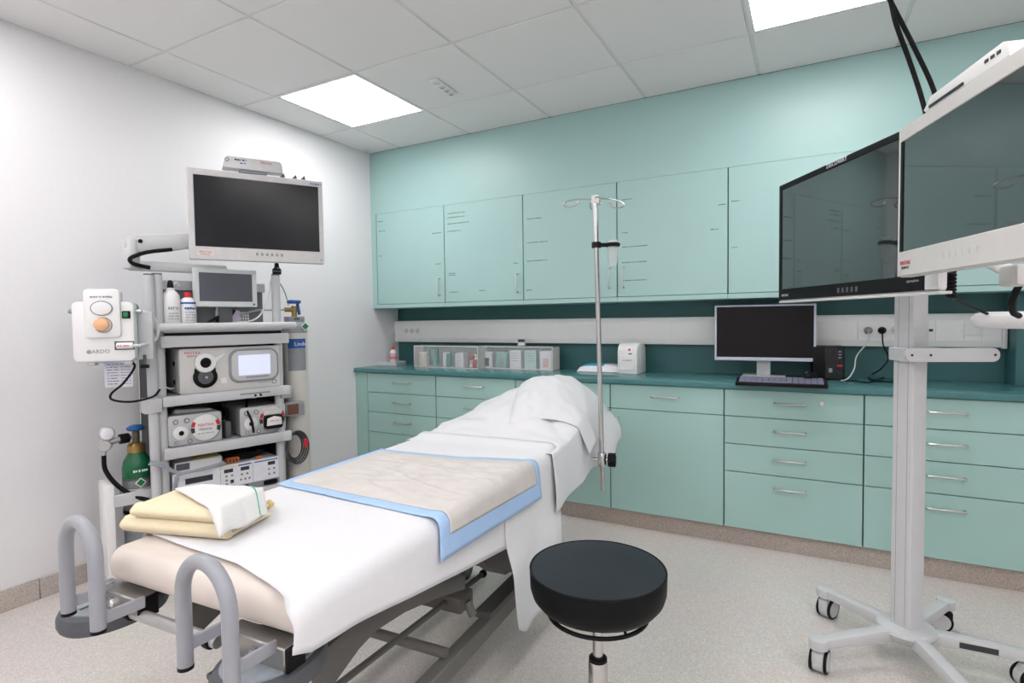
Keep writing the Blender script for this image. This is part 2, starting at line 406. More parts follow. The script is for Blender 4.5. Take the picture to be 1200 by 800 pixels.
# ------------------------------------------------------------------ wall trunking with sockets
t = thing('cable_trunking', 'white wall trunking with sockets above the worktop', 'trunking', (0, YN, 1.02))
ZT = .168
MB().box(.002, 3.765, -.048, -.0005, 0, ZT, .004, 2).build('body', M_duct, t)
segs = [0.004, .09, .30, 1.85, 2.33, 2.9, 3.07, 3.26, 3.31, 3.5, 3.55, 3.755]
sp_ = [.004] + [at(px, 388, 1, .24).x for px in (472, 493, 633, 786, 1005, 1058, 1079, 1096, 1130, 1150)] + [3.76]
for a, b in zip(sp_, sp_[1:]): MB().box(a+.0012, b-.0012, -.0505, -.047, .03, .137, .001, 1).build('cover', M_duct, t)
MB().box(3.76, 3.781, -.054, -.0005, -.006, ZT+.004, .004, 2).build('end_cap', M_duct, t)
def socket(px, py, r=.021):
    q = at(px, py, 1, .239); x, z = q.x, q.z-1.02
    s_ = MB().lathe([(r, -.0012), (r, .001), (r*.85, .0018), (r*.8, .0003), (0, .0003)], (x, -.0522, z), (0, -1, 0), 20).build('socket', M_off, t)
    for dx in (-.0075, .0075): MB().cyl((x+dx, -.0530, z), (x+dx, -.052, z), .0024, seg=8).build('hole', M_dgrey, s_)
    return x, z
for px in (476, 482.5, 489): socket(px, 387.5, .0195)
for px in (1017.5, 1033.5, 1049): socket(px, 387)
q = at(1087.5, 386, 1, .239)
s_ = MB().box(q.x-.03, q.x+.03, -.053, -.05, q.z-1.02-.028, q.z-1.02+.028, .001, 1).build('data_socket', M_duct, t)
for dx in (-.01, .012): MB().box(q.x+dx-.008, q.x+dx+.008, -.0545, -.052, q.z-1.02-.01, q.z-1.02+.003).build('port', M_darkp, s_)
q = at(1140, 386, 1, .239)
s_ = MB().box(q.x-.042, q.x+.042, -.053, -.05, q.z-1.02-.036, q.z-1.02+.03, .0012, 1).build('switch_plate', M_duct, t)
MB().box(q.x-.034, q.x+.034, -.058, -.0525, q.z-1.02-.028, q.z-1.02+.024, .002, 1).build('rocker', M_white, s_)

# plugs with cables
def plugcord(px, py, m, pts, label, r=.0032):
    q = at(px, py, 1, .236); o = thing('plug_and_cable', label, 'cord', (q.x, .2365, q.z))
    MB().lathe([(0, .03), (.008, .03), (.014, .024), (.0185, .012), (.0185, 0)], (0, 0, 0), (0, -1, 0), 20).build('plug', m, o)
    P = [(0, -.022, -.004)] + [tuple(Vector(p_)-o.location) for p_ in pts]
    MB().tube(P, r, 8).build('cable', m if m is M_black else M_wcable, o); return o
WZ = .848
def wpt(px, py, z=WZ): v = at(px, py, 2, z); return (v.x, v.y, v.z)
q1 = at(1017.5, 387, 1, .2)
MW = M_grey
plugcord(1017.5, 387, mat('grey_plug', '9c9c9c', .5), [tuple(at(1017, 400, 1, .2)), tuple(at(1004, 417, 1, .18)), tuple(at(1001, 432, 1, .14)), tuple(at(994, 443, 1, .11)), tuple(at(985, 446, 1, .10))], 'white power cord on a grey plug, running down to the small black computer')
bc = [tuple(at(1035, 404, 1, .2)), tuple(at(1041, 420, 1, .19)), tuple(at(1030, 434, 1, .16)), wpt(1018, 440, WZ+.005), wpt(1022, 445, WZ+.005), wpt(1040, 447, WZ+.005), wpt(1075, 446, WZ+.005)]
plugcord(1033.5, 387, M_black, bc, 'black power cord looping down from a black plug onto the worktop', .0035)
q = at(1086, 387, 1, .235)
tag(MB().tube([(q.x, .234, q.z), (q.x, .222, q.z-.01), tuple(at(1086, 400, 1, .215)), tuple(at(1085, 412, 1, .22)), tuple(at(1084, 425, 1, .2)), wpt(1083, 447, WZ+.004)], .0032, 8).build('network_cable', M_grey), 'grey network cable dropping from the data socket behind the stand column', 'cable')
tag(MB().tube([wpt(990, 446, WZ+.004), wpt(1003, 446, WZ+.004), wpt(1016, 448, WZ+.004), wpt(1030, 444, WZ+.005), wpt(1046, 438, WZ+.004)], .003, 8).build('computer_cable', M_black), 'black cable lying flat on the worktop beside the small computer', 'cable')

# ------------------------------------------------------------------ things on the worktop
def face_cam(p): return math.atan2(p.y-CAM.y, p.x-CAM.x)-math.pi/2
# tray
q = at(455, 427, 2, WZ)
t = thing('shallow_tray', 'shallow grey plastic tray at the left end of the worktop', 'tray', (q.x, q.y, WZ), math.radians(8))
a, b, h = .115, .07, .022
MB().box(-a, a, -b, b, 0, .003).build('floor_plate', M_cable, t)
rim = MB()
for (x0, x1, y0, y1) in ((-a, a, -b-.003, -b), (-a, a, b, b+.003), (-a-.003, -a, -b-.003, b+.003), (a, a+.003, -b-.003, b+.003)): rim.box(x0, x1, y0, y1, 0, h)
rim.tube([(-a, -b, h), (a, -b, h), (a, b, h), (-a, b, h)], .004, 6, closed=True, smooth=False)
rim.build('rim', M_lgrey, t)
trayq = q
# red capped bottle in tray
q = at(460.5, 424, 2, WZ+.003)
t = thing('spray_bottle', 'small white bottle with red cap standing in the tray', 'bottle', (trayq.x+.035, trayq.y+.02, WZ+.0035))
MB().lathe([(0, 0), (.024, 0), (.026, .004), (.026, .09), (.022, .103), (.012, .112), (.011, .118), (0, .118)]).build('body', M_white, t)
MB().lathe([(.0264, .03), (.0268, .03), (.0268, .085), (.0264, .085)]).build('label', mat('rose_label', 'dfb9c2', .6), t)
MB().lathe([(.0268, .048), (.0272, .048), (.0272, .056), (.0268, .056)]).build('label_band', M_red, t)
MB().lathe([(0, .146), (.006, .146), (.008, .132), (.012, .13), (.0125, .114), (0, .114)]).build('cap', M_red, t)
# acrylic organisers: five tilt compartments each, contents are things of their own
def organiser(pxl, pxr, pyl, pyr, ptop, label, contents):
    A = at(pxl, pyl, 2, WZ); yf = A.y; Bx = at(pxr, pyr, 1, yf).x
    W_ = Bx-A.x; hh = at(pxl, ptop, 1, yf).z-WZ; D = .115
    t = thing('clear_organiser', label, 'organiser', (A.x, yf, WZ), 0, 'clear organisers')
    MB().box(0, W_, 0, D, 0, .004).build('base', M_off, t)
    MB().box(0, W_, 0, D, hh-.004, hh).build('top', M_acryl, t)
    MB().box(0, W_, D-.004, D, .004, hh-.004).build('back', M_acryl, t)
    n = 5; cw = W_/n
    for k in range(n+1):
        x = min(max(k*cw-.0015, 0), W_-.003); MB().box(x, x+.003, 0.001, D-.004, .004, hh-.004).build('divider' if 0 < k < n else 'side', M_off if k in (0, n) else M_acryl, t)
    fr = MB(); fr.box(0, W_, -.003, 0, 0, .006); fr.box(0, W_, -.003, 0, hh-.006, hh); fr.box(0, .005, -.003, 0, .006, hh-.006); fr.box(W_-.005, W_, -.003, 0, .006, hh-.006)
    fr.build('front_frame', M_off, t)
    for k in range(n):
        dr = MB(); dr.box(k*cw+.004, (k+1)*cw-.004, -.006, -.003, .008, hh-.008, .001, 1)
        d_ = dr.build('tilt_front', M_acryl, t); MB().box(k*cw+cw*.3, k*cw+cw*.7, -.011, -.006, hh-.018, hh-.013).build('grip', M_acryl, d_)
    for k, fnc in enumerate(contents): fnc((A.x+(k+.5)*cw, yf+.05, WZ+.0045), cw-.014, hh-.014)
def c_roll(p, w_, h_):
    tag(MB().lathe([(0, 0), (.038, 0), (.04, .004), (.04, .098), (.036, .102), (0, .102)], p).build('gauze_roll', mat('gauze', 'e6d9d4', .9)), 'pale pink gauze roll in the first organiser compartment', 'gauze roll')
def c_pens(p, w_, h_):
    for k in range(7):
        x = -.03+.009*k; a = -.25+.03*k
        tag(MB().box(-.0045, .0045, -.006, .006, 0, .125, .001, 1, Matrix.Translation((p[0]+x+.004, p[1]-.012+.007*(k % 3), p[2]+.004)) @ Matrix.Rotation(a, 4, 'Y')).build('wrapped_brush', M_mint if k % 2 else mat('teal_brush', '4f9c97', .5)), '%s wrapped brush leaning in the second organiser compartment' % ('pale mint' if k % 2 else 'dark teal'), 'brush', 'leaning %s brushes' % ('mint' if k % 2 else 'teal'))
def c_syr(p, w_, h_):
    tag(MB().box(p[0]-.036, p[0]-.008, p[1]-.03, p[1]+.03, p[2], p[2]+.105, .003, 1).build('dressing_pack', M_pale), 'white dressing pack beside green needle sleeves', 'pack')
    for k in range(4): tag(MB().cyl((p[0]+.002+.009*k, p[1]-.03, p[2]), (p[0]+.002+.009*k, p[1]-.026, p[2]+.092+.005*(k % 2)), .0038, seg=10).build('needle_sleeve', mat('needle_green', '2f9a86', .4)), 'green needle sleeve in the third organiser compartment', 'needle', 'green needle sleeves')
def c_white(p, w_, h_):
    for k in range(5): tag(MB().box(p[0]-.036+.0148*k, p[0]-.024+.0148*k, p[1]-.035, p[1]+.03, p[2], p[2]+.098+.006*(k % 2), .002, 1).build('swab_pack', M_pale), 'upright white swab pack in the fourth organiser compartment', 'swab pack', 'upright swab packs')
def c_red(p, w_, h_):
    for k in range(22):
        v = Vector((p[0]+random.uniform(-.026, .026), p[1]+random.uniform(-.035, .02), p[2]+.013+.017*(k//5)))
        tag(MB().lathe([(0, -.01), (.011, -.01), (.012, -.008), (.012, .008), (.011, .01), (0, .01)], v, (random.uniform(-1, 1), random.uniform(-1, 0), random.uniform(-.5, .8)), 12).build('vial_cap', M_red if k % 2 else M_pale), 'small %s cap heaped in the fifth organiser compartment' % ('red' if k % 2 else 'white'), 'cap', 'heaped %s vial caps' % ('red' if k % 2 else 'white'))
def c_box(lab, name, col, hgt, win=None, tilt=0):
    def f(p, w_, h_):
        o = thing(name, lab, 'box', p, 0); o.rotation_euler = (0, tilt, 0)
        MB().box(-w_*.44, w_*.44, -.04, .03, 0, hgt, .002, 1).build('carton', col, o)
        if win: MB().box(-w_*.2, w_*.2, -.0412, -.04, hgt*.1, hgt*.62).build('window', win, o)
        else:
            m_ = MB()
            for k in range(4): note_line(m_, -w_*.3, w_*.3, hgt*(.85-.14*k), -.0405, .005)
            m_.build('print', M_greyp, o)
    return f
organiser(485.6, 560.4, 429.6, 431, 404.6, 'left clear organiser with gauze and red caps, nearest the corner', [c_roll, c_pens, c_syr, c_white, c_red])
organiser(561.3, 648, 430.9, 433.3, 405.2, 'right clear organiser holding small cartons', [
    c_box('white carton with a dark window in the right organiser', 'glove_carton', M_pale, .108, M_darkp), c_box('tilted silver and teal packet in the right organiser', 'foil_packet', M_mint, .108, M_silver, .12),
    c_box('white carton with dark print in the right organiser', 'test_carton', M_pale, .122, None), c_box('mint and white carton in the right organiser', 'swab_carton', mat('mint_carton', 'bfd9d6', .6), .124, None),
    c_box('pale carton with pink strip, last in the right organiser', 'plaster_carton', M_pale, .12, mat('pink_strip', 'd9b0ac', .6))])
# little timer on the organiser
q = at(611, 402, 1, at(561.3, 430.9, 2, WZ).y+.06); ztop = at(561.3, 405.2, 1, at(561.3, 430.9, 2, WZ).y).z
t = thing('digital_timer', 'tiny grey digital timer standing on the right organiser', 'timer', (q.x, q.y, ztop+.0005), math.radians(10))
MB().box(-.028, .028, 0, .014, 0, .05, .003, 1).build('case', M_lgrey, t); MB().box(-.023, .023, -.001, .0, .027, .045).build('display', M_darkp, t); MB().box(-.018, .018, -.002, .0, .006, .018).build('button', M_white, t)
# wipes packet
q = at(701, 436, 2, WZ)
t = thing('wipes_packet', 'soft white and teal wipes packet beside the drip stand pole', 'packet', (q.x, min(q.y+.07, .2), WZ), math.radians(4))
def soft(lx, ly, lz):
    def fn(u_, v_):
        x, y = (u_*2-1), (v_*2-1); e = (1-abs(x)**4)*(1-abs(y)**4)
        return Vector((x*lx, y*ly, .004+lz*e**.5))
    return fn
MB().grid(soft(.145, .075, .045), 24, 14).build('pouch', M_pale, t)
MB().box(-.145, .145, -.075, .075, .0005, .005, .002, 1).build('pouch_base', M_pale, t)
def band(x0, x1, y0, y1, off):
    f = soft(.145, .075, .045)
    return lambda a_, b_: f((x0+(x1-x0)*a_), (y0+(y1-y0)*b_))+Vector((0, 0, off))
MB().grid(band(.08, .60, .10, .75, .0014), 12, 8).build('teal_print', M_tealp, t)
MB().grid(band(.64, .9, .2, .75, .0016), 8, 8).build('flap_label', mat('pink_grey', 'd8c6d0', .6), t)
MB().box(.136, .15, -.07, .07, .002, .03, .002, 1).build('end_seal', M_red, t)
# white dispenser
q = at(741, 437, 2, WZ); A = at(724, 437.5, 2, WZ); B = at(746.5, 438.5, 2, WZ)
t = thing('roll_dispenser', 'white rounded towel dispenser on the worktop, right of the drip stand', 'dispenser', (A.x, A.y-.005, WZ), math.radians(-3))
Wd = (B-A).length; hh = at(735, 402, 1, A.y).z-WZ; D = .17
prof = [(0, 0), (0, hh*.72)] + [(.06-.06*math.cos(a)*1, hh*.72+hh*.28*math.sin(a)) for a in [math.radians(k*15) for k in range(1, 7)]] + [(D-.03, hh), (D, hh*.8), (D, 0)]
MB().prism(prof, 0, Wd, 'x', .004).build('body', M_white, t)
MB().box(Wd*.12, Wd*.88, -.003, .001, hh*.12, hh*.6, .002, 1).build('front_door', M_white, t)
MB().box(Wd*.25, Wd*.72, -.009, -.0005, hh*.44, hh*.475, .002, 1).build('tear_slot', M_lgrey, t)
MB().cyl((Wd*.62, -.004, hh*.79), (Wd*.62, .02, hh*.79), .0065, seg=14).build('red_dot', M_red, t)
MB().box(Wd*.58, Wd*.74, -.001, .012, hh*.64, hh*.675).build('badge', M_darkp, t)
m_ = MB(); note_line(m_, Wd*.2, Wd*.5, hh*.79, .0105, .006); m_.build('lettering', M_greyp, t)

# ------------------------------------------------------------------ monitors
def monitor(name, label, loc, rz, w_, h_, bz, case, screen, depth=.05, logo=None, buttons=0, topbox=False, group=None, edge=.006, backm=None):
    """origin: centre of the lower edge of the front; front faces -y. bz = left, right, top, bottom rim"""
    t = thing(name, label, 'monitor', loc, rz, group); l, r_, tp, bt = bz; X = w_/2
    outer = rrect(-X, X, 0, h_, edge, 4); n = len(outer)
    sh = MB(); sh.prism(outer, .006, depth*.55, 'y', .002); sh.prism(rrect(-X+.03, X-.03, .03, h_-.03, .02, 4), depth*.55, depth, 'y', .004); sh.build('back_shell', backm or case, t)
    fr = MB()
    fr.box(-X+edge*.3, -X+l, 0, .008, edge*.3, h_-edge*.3, .0015, 1); fr.box(X-r_, X-edge*.3, 0, .008, edge*.3, h_-edge*.3, .0015, 1)
    fr.box(-X+l-.001, X-r_+.001, 0, .008, h_-tp, h_-edge*.3, .0015, 1); fr.box(-X+l-.001, X-r_+.001, 0, .008, edge*.3, bt, .0015, 1)
    fr.build('bezel', case, t)
    MB().box(-X+l, X-r_, .0025, .0062, bt, h_-tp).build('screen', screen, t)
    return t
# desktop computer monitor on the worktop
TL, TR, BL_ = (837.5, 358.5), (956.6, 354.6), (837.5, 422.4)
ym = .08
pl, pr_ = at(837.5, 422.4, 1, ym), at(956.6, 423.6, 1, ym)
ctr = (pl+pr_)/2; wpc = (pr_-pl).length; hpc = (at(837.5, 358.5, 1, ym).z+at(956.6, 354.6, 1, ym).z)/2-ctr.z
t = monitor('desktop_monitor', 'silver-rimmed desktop monitor with black screen on the worktop', (ctr.x, ym, ctr.z), math.radians(3), wpc, hpc, (.012, .012, .01, .02), mat('silver_rim', 'c3c7d6', .35), M_screen_pc, .045, backm=M_lgrey)
dz = ctr.z-WZ
MB().box(-.035, .035, .045, .06, -dz+.012, .14, .003, 1).build('neck', M_lgrey, t)
MB().box(-.11, .11, -.02, .15, -dz+.0005, -dz+.012, .004, 2).build('foot', M_lgrey, t)
MB().cyl((0, .046, .12), (0, .05, .12), .03).build('mount', M_grey, t)
# keyboard
K0, K1 = at(861, 447, 2, WZ+.02), at(970.5, 450, 2, WZ+.02); yk = (K0.y+K1.y)/2-.0
kl = K1.x-K0.x
t = thing('computer_keyboard', 'black keyboard with grey sheen painted on its keys in front of the desktop monitor', 'keyboard', ((K0.x+K1.x)/2, yk, WZ), math.radians(2))
MB().prism([(0, 0), (0, .016), (.13, .03), (.14, .03), (.14, 0)], -kl/2, kl/2, 'x', .002).build('case', M_black, t)
km = mat('key_sheen', '82849a', .35)  # glossy reflection on the black keys, painted as grey key colour
for r_ in range(5):
    for k in range(14):
        if r_ == 0 and 4 <= k <= 8:
            if k > 4: continue
            x0, x1 = k, k+5
        else: x0, x1 = k, k+1
        kw = (kl-.03)/14; yy = .012+.0245*r_; zz = .0165+.0108*(yy/.1)
        MB().box(-kl/2+.015+x0*kw+.0012, -kl/2+.015+x1*kw-.0012, yy, yy+.0215, zz, zz+.0075).build('key', km, t)
# mouse
q = at(949, 444, 2, WZ)
t = thing('computer_mouse', 'black computer mouse at the right end of the keyboard', 'mouse', tuple(at(949, 442, 2, WZ+.0375)), math.radians(-30))
MB().ball((0, 0, .0), .046, (.62, 1, .62), 20).build('shell', M_black, t)
bm_ = t.children[0].data
for v in bm_.vertices: v.co.z = max(v.co.z, .001)
MB().cyl((-.004, -.026, .022), (.004, -.026, .022), .006, seg=12).build('wheel', M_dgrey, t)
tag(MB().tube([(K1.x-.055, yk+.125, WZ+.045), (K1.x-.05, yk+.16, WZ+.02), (K1.x-.07, yk+.19, WZ+.004), (K1.x-.14, yk+.2, WZ+.004), (K1.x-.22, yk+.18, WZ+.004)], .0022, 6).build('mouse_cable', M_wcable), 'thin pale cable trailing behind the mouse', 'cable')
# small computer
A, B = at(972, 447, 2, WZ), at(990, 446.5, 2, WZ)
hh = at(988, 407, 1, A.y).z-WZ
t = thing('small_computer', 'small black desktop computer standing upright beside the monitor', 'computer', (B.x-.09, B.y+.02, WZ), math.radians(4))
MB().box(-.055, .09, 0, .18, .003, hh, .004, 2).build('case', M_black, t)
MB().box(.0, .086, -.004, .001, .006, hh-.004, .003, 1).build('front_panel', mat('black_gloss', '1b1b1f', .25), t)
MB().box(.055, .08, -.0052, -.0035, hh*.42, hh*.46).build('red_light', M_red, t)
for k in range(3): MB().box(.062, .074, -.0052, -.0035, hh*(.66+.09*k), hh*(.69+.09*k)).build('port', M_grey, t)
MB().box(.018, .034, -.0052, -.0035, hh*.24, hh*.36).build('badge', M_greyp, t)
MB().box(.02, .06, 0.02, .16, 0, .004).build('foot', M_dgrey, t)

# ------------------------------------------------------------------ screen stand at right
SX, SY = 3.245, -.97
stand = t = thing('screen_stand', 'tall light grey screen stand with arms on a five-legged wheeled base', 'stand', (SX, SY, 0), 0)
rzc = math.radians(48)
col = MB(); col.prism(rrect(-.034, .034, -.034, .034, .005, 4), .13, 1.62, 'z', 0, rotz(rzc))
col.build('column', M_lgrey, t)
cc = MB()
for s_ in (-1, 1): cc.box(-.0343, .0343, s_*.017-.0008, s_*.017+.0008, .14, 1.6, 0, 1, rotz(rzc))
cc.build('groove', M_grey, t)
hb = MB(); hb.lathe([(0, .085), (.06, .085), (.075, .095), (.088, .118), (.085, .128), (.06, .133), (0, .133)]).build('hub', M_lgrey, t)
for k, a in enumerate((218, 141, 62, 2, 290)):
    ar = math.radians(a); L = .305 if k == 1 else .335
    m = rotz(ar)
    arm = MB(); arm.prism([(.04, .085), (.04, .126), (.1, .128), (L-.05, .122), (L+.022, .118), (L+.022, .088), (L-.05, .09)], -.02, .02, 'y', .005, m)
    arm.cyl(m @ Vector((L, 0, .087)), m @ Vector((L, 0, .121)), .03, seg=20, bev=.004)
    lg = arm.build('leg', M_lgrey, t)
    if k == 3: MB().prism([(.14, .096), (.24, .096), (.24, .115), (.14, .115)], -.0212, -.0202, 'y', 0, m).build('rating_plate', M_darkp, lg)
    sw = rotz(ar+math.radians((40, 100, -60, 20, 70)[k]))
    T_ = Matrix.Translation(m @ Vector((L, 0, 0))) @ sw
    ax_ = T_.to_3x3() @ Vector((0, 1, 0)); hood = M_black if k == 2 else M_lgrey
    for s_ in (-1, 1):
        ty = MB().lathe([(.026, -.0045), (.0375, -.0045), (.039, -.002), (.039, .002), (.0375, .0045), (.026, .0045)], T_ @ Vector((-.018, s_*.0215, .0392)), ax_, 28).build('tyre', M_black, lg)
        MB().lathe([(0, -.0055), (.030, -.0055), (.032, -.003), (.032, .003), (.030, .0055), (0, .0055)], T_ @ Vector((-.018, s_*.0215, .0392)), ax_, 28).build('hub_cap', M_lgrey, lg)
    MB().lathe([(0, -.0165), (.035, -.0165), (.037, -.014), (.037, .014), (.035, .0165), (0, .0165)], T_ @ Vector((-.018, 0, .0395)), ax_, 28).build('caster_hood', hood, lg)
    fk = MB(); fk.cyl(T_ @ Vector((0, 0, .05)), T_ @ Vector((0, 0, .09)), .012)
    fk.prism([(-.045, .066), (-.035, .08), (.0, .084), (.02, .074), (.02, .04), (.0, .05)], -.0165, .0165, 'y', .002, T_)
    fk.build('caster_fork', hood, lg)
    if k == 2: MB().prism([(-.05, .075), (-.085, .05), (-.082, .044), (-.04, .06)], -.012, .012, 'y', .002, T_).build('brake_lever', M_black, lg)
# bracket on the column and short arm
z0 = at(1060, 414, 1, SY).z
db = at(1130, 414, 1, SY)
m = rotz(YAW-math.radians(8))
br = MB(); br.prism(rrect(-.058, .215, z0-.022, z0+.022, .02, 5), -.085, -.07, 'y', .002, m); br.box(-.058, -.046, -.072, .02, z0-.022, z0+.022, .002, 1, m); br.box(.046, .058, -.072, .02, z0-.022, z0+.022, .002, 1, m)
bo = br.build('cable_bracket', M_lgrey, t)
for xx in (-.04, .015, .2): MB().cyl(m @ Vector((xx, -.0865, z0)), m @ Vector((xx, -.084, z0)), .004, seg=10).build('screw', M_darkp, bo)

# twin monitors
def two(pl_, pr2): return (pl_+pr2)/2, math.atan2(pr2.y-pl_.y, pr2.x-pl_.x), (pr2-pl_).length
M2L, M2R = rel(1.046, 2.18, 1.245), rel(1.080, 1.405, 1.245)
c2, a2, w2 = two(M2L, M2R)
t = monitor('surgical_monitor', 'black-rimmed wide screen on the stand, seen edge-on behind the white-rimmed one', c2, a2, w2, .448, (.022, .09, .024, .045), M_black, M_glass, .04, backm=M_white, edge=.01)
MB().box(w2/2-.045, w2/2-.0005, -.0015, .0065, .004, .444, .001, 1).build('white_edge', M_white, t)
text('brand_lettering', 'DISCOVERY', .02, M_pale, t, (-.03, -.0008, .4365))
text('badge_lettering', 'PENTAX', .012, M_pale, t, (-w2/2+.05, -.0008, .02))
marks('model_lettering', 0.045, 0.007, M_greyp, t, (w2/2-.085, -.0008, .03))
for k in range(5): MB().box(-.02+.022*k, -.009+.022*k, -.001, .0005, .014, .03, .001, 1).build('button', M_dgrey, t)
MB().box(-w2/2+.003, w2/2-.003, .0, .04, -.008, -.0005, .002, 1).build('lower_lip', M_white, t)
M3L = rel(.997, 1.44, 1.281); dv = (rel(.904, .979, 1.281)-M3L).normalized(); M3R = M3L+dv*.58
c3, a3, w3 = two(M3L, M3R)
t = monitor('surgical_monitor', 'large white-rimmed wide screen at the right edge with a flat receiver on top', c3, a3, w3, .377, (.012, .02, .036, .064), M_off, M_glass, .06, edge=.008)
text('brand_lettering', 'PENTAX', .014, M_red, t, (-w3/2+.045, -.0008, .034)); text('brand_lettering', 'MEDICAL', .009, M_darkp, t, (-w3/2+.045, -.0008, .022))
for k in range(6): MB().box(-.08+.024*k, -.072+.024*k, -.001, .0005, .028, .042, .001, 1).build('button', M_lgrey, t)
MB().box(-w3/2+.0115, -w3/2+.024, .0005, .0024, .064, .341).build('screen_border', M_black, t)
# flat receiver on top of monitor
ex = (M3R-M3L).normalized()
q = c3+ex*(-.02)+Vector((0, 0, .3775))
t = thing('wireless_receiver', 'flat white wireless receiver lying on top of the white-rimmed screen', 'receiver', q, a3)
MB().prism([(-.15, 0), (-.16, .008), (-.13, .03), (.12, .034), (.135, .028), (.14, 0)], .004, .05, 'y', .002).build('case', M_white, t)
MB().box(-.13, .0, .001, .0045, .003, .009).build('front_slot', M_darkp, t)
for k in range(3): MB().box(.07+.018*k, .08+.018*k, .002, .0045, .016, .022).build('indicator', M_darkp, t)
# support arms behind the monitors (the stand's arm)
ny = Vector((-math.sin(a3), math.cos(a3), 0)); mb3 = c3+ny*.06+Vector((0, 0, .17))
ar = None; arm_before = set(bpy.data.objects)
zarm = 1.165
d1 = 1.72
pa = rel((1150-600)/FPX*d1, d1, zarm); pb = rel((1178-600)/FPX*d1*.97, d1*.97, zarm); pc = rel((1290-600)/FPX*1.55, 1.55, zarm)
d_ = (pb-pa).normalized()
MB().lathe([(0, -.035), (.012, -.034), (.022, -.022), (.026, -.005), (.026, .11), (0, .11)], pa+d_*.01, d_).build('knuckle', M_white, ar)
pp = pa+d_*.09
pdir = (pc-pp); ang = math.atan2(pdir.y, pdir.x)
MB().box(0, pdir.length, -.02, .02, -.026, .026, .008, 2, Matrix.Translation(pp) @ rotz(ang)).build('beam', M_white, ar)
MB().cyl(pp+Vector((.012, -.02, 0))+Vector((math.sin(ang), -math.cos(ang), 0))*.004, pp+Vector((.012, -.02, 0))+Vector((math.sin(ang), -math.cos(ang), 0))*.012, .008, seg=12).build('screw', M_steel, ar)
MB().cyl(pc+Vector((0, 0, -.03)), pc+Vector((0, 0, .20)), .024, seg=20).build('post', M_white, ar)
mc = c3+Vector((0, 0, .16))+ny*.06
MB().box(-.05, .05, 0, .03, -.05, .05, .004, 1, Matrix.Translation(mc) @ rotz(a3)).build('mount_plate', M_white, ar)
MB().cyl(mc+ny*.02, Vector((pc.x, pc.y, mc.z)), .022, seg=16).build('upper_link', M_white, ar)
MB().cyl(Vector((pc.x, pc.y, zarm-.03)), Vector((pc.x, pc.y, mc.z+.03)), .026, seg=16).build('swivel', M_white, ar)
n2 = Vector((-math.sin(a2), math.cos(a2), 0)); m2c = c2+n2*.04+Vector((0, 0, .2))
MB().box(-.05, .05, 0, .03, -.05, .05, .004, 1, Matrix.Translation(m2c) @ rotz(a2)).build('mount_plate', M_white, ar)
stop = Vector((SX, SY, 1.56))
MB().cyl(m2c+n2*.02, Vector((SX, SY, m2c.z)), .02, seg=16).build('upper_link', M_white, ar)
MB().tube([pc+Vector((0, 0, .1)), Vector(((pc.x+SX)/2+.05, (pc.y+SY)/2, 1.3)), Vector((SX, SY, 1.5))], .02, 10).build('lower_link', M_white, ar)
cn = at(1184, 335, 1, mc.y)
MB().box(-.035, .035, -.02, .02, -.03, .02, .01, 2, Matrix.Translation(rel((1190-600)/FPX*1.3, 1.3, 1.186+.092)) @ rotz(a3)).build('handle_grip', M_off, ar)
for o in set(bpy.data.objects)-arm_before:
    o.parent = stand; o.matrix_parent_inverse = Matrix.Translation((-SX, -SY, 0))
# cables around the stand
def dpt(px, py, d):   # point at a given forward distance
    return tuple(CAM+ray(px, py)*d)
tag(MB().tube([tuple(at(1008, -95, 2, H)), dpt(1022, -60, 1.80), dpt(1042, -5, 1.86), dpt(1050, 28, 1.88), dpt(1066, 72, 1.90), dpt(1081, 118, 1.90), dpt(1088, 150, 1.88), dpt(1092, 190, 1.86)], .0078, 10).build('ceiling_cable', M_black), 'left black cable hanging from the ceiling behind the white-rimmed screen', 'cable', 'cables from the ceiling')
tag(MB().tube([tuple(at(1002, -92, 2, H)), dpt(1016, -58, 1.81), dpt(1037, -12, 1.87), dpt(1050, 14, 1.89), dpt(1070, 53, 1.91), dpt(1094, 105, 1.91), dpt(1104, 150, 1.89), dpt(1106, 190, 1.87)], .0078, 10).build('ceiling_cable', M_black), 'right black cable hanging from the ceiling behind the white-rimmed screen', 'cable', 'cables from the ceiling')
co = [Vector(dpt(1114, 318+1.1*k, 1.56))+Vector((.011*math.cos(k*1.6), .011*math.sin(k*1.6), 0)) for k in range(28)]
tag(MB().tube(co+[Vector(dpt(1118, 350, 1.57)), Vector(dpt(1135, 358, 1.64)), Vector(dpt(1160, 369, 1.70))], .0045, 8, sub=3).build('coiled_cable', M_black), 'black coiled cable under the white-rimmed screen running to the arm', 'cable')
tag(MB().tube([dpt(1208, 318, 1.5), dpt(1196, 332, 1.5), dpt(1187, 350, 1.52), dpt(1187, 365, 1.55), dpt(1194, 370, 1.57)], .0085, 10).build('arm_cable', M_black), 'thick dark cable looping over the arm at the right edge', 'cable')

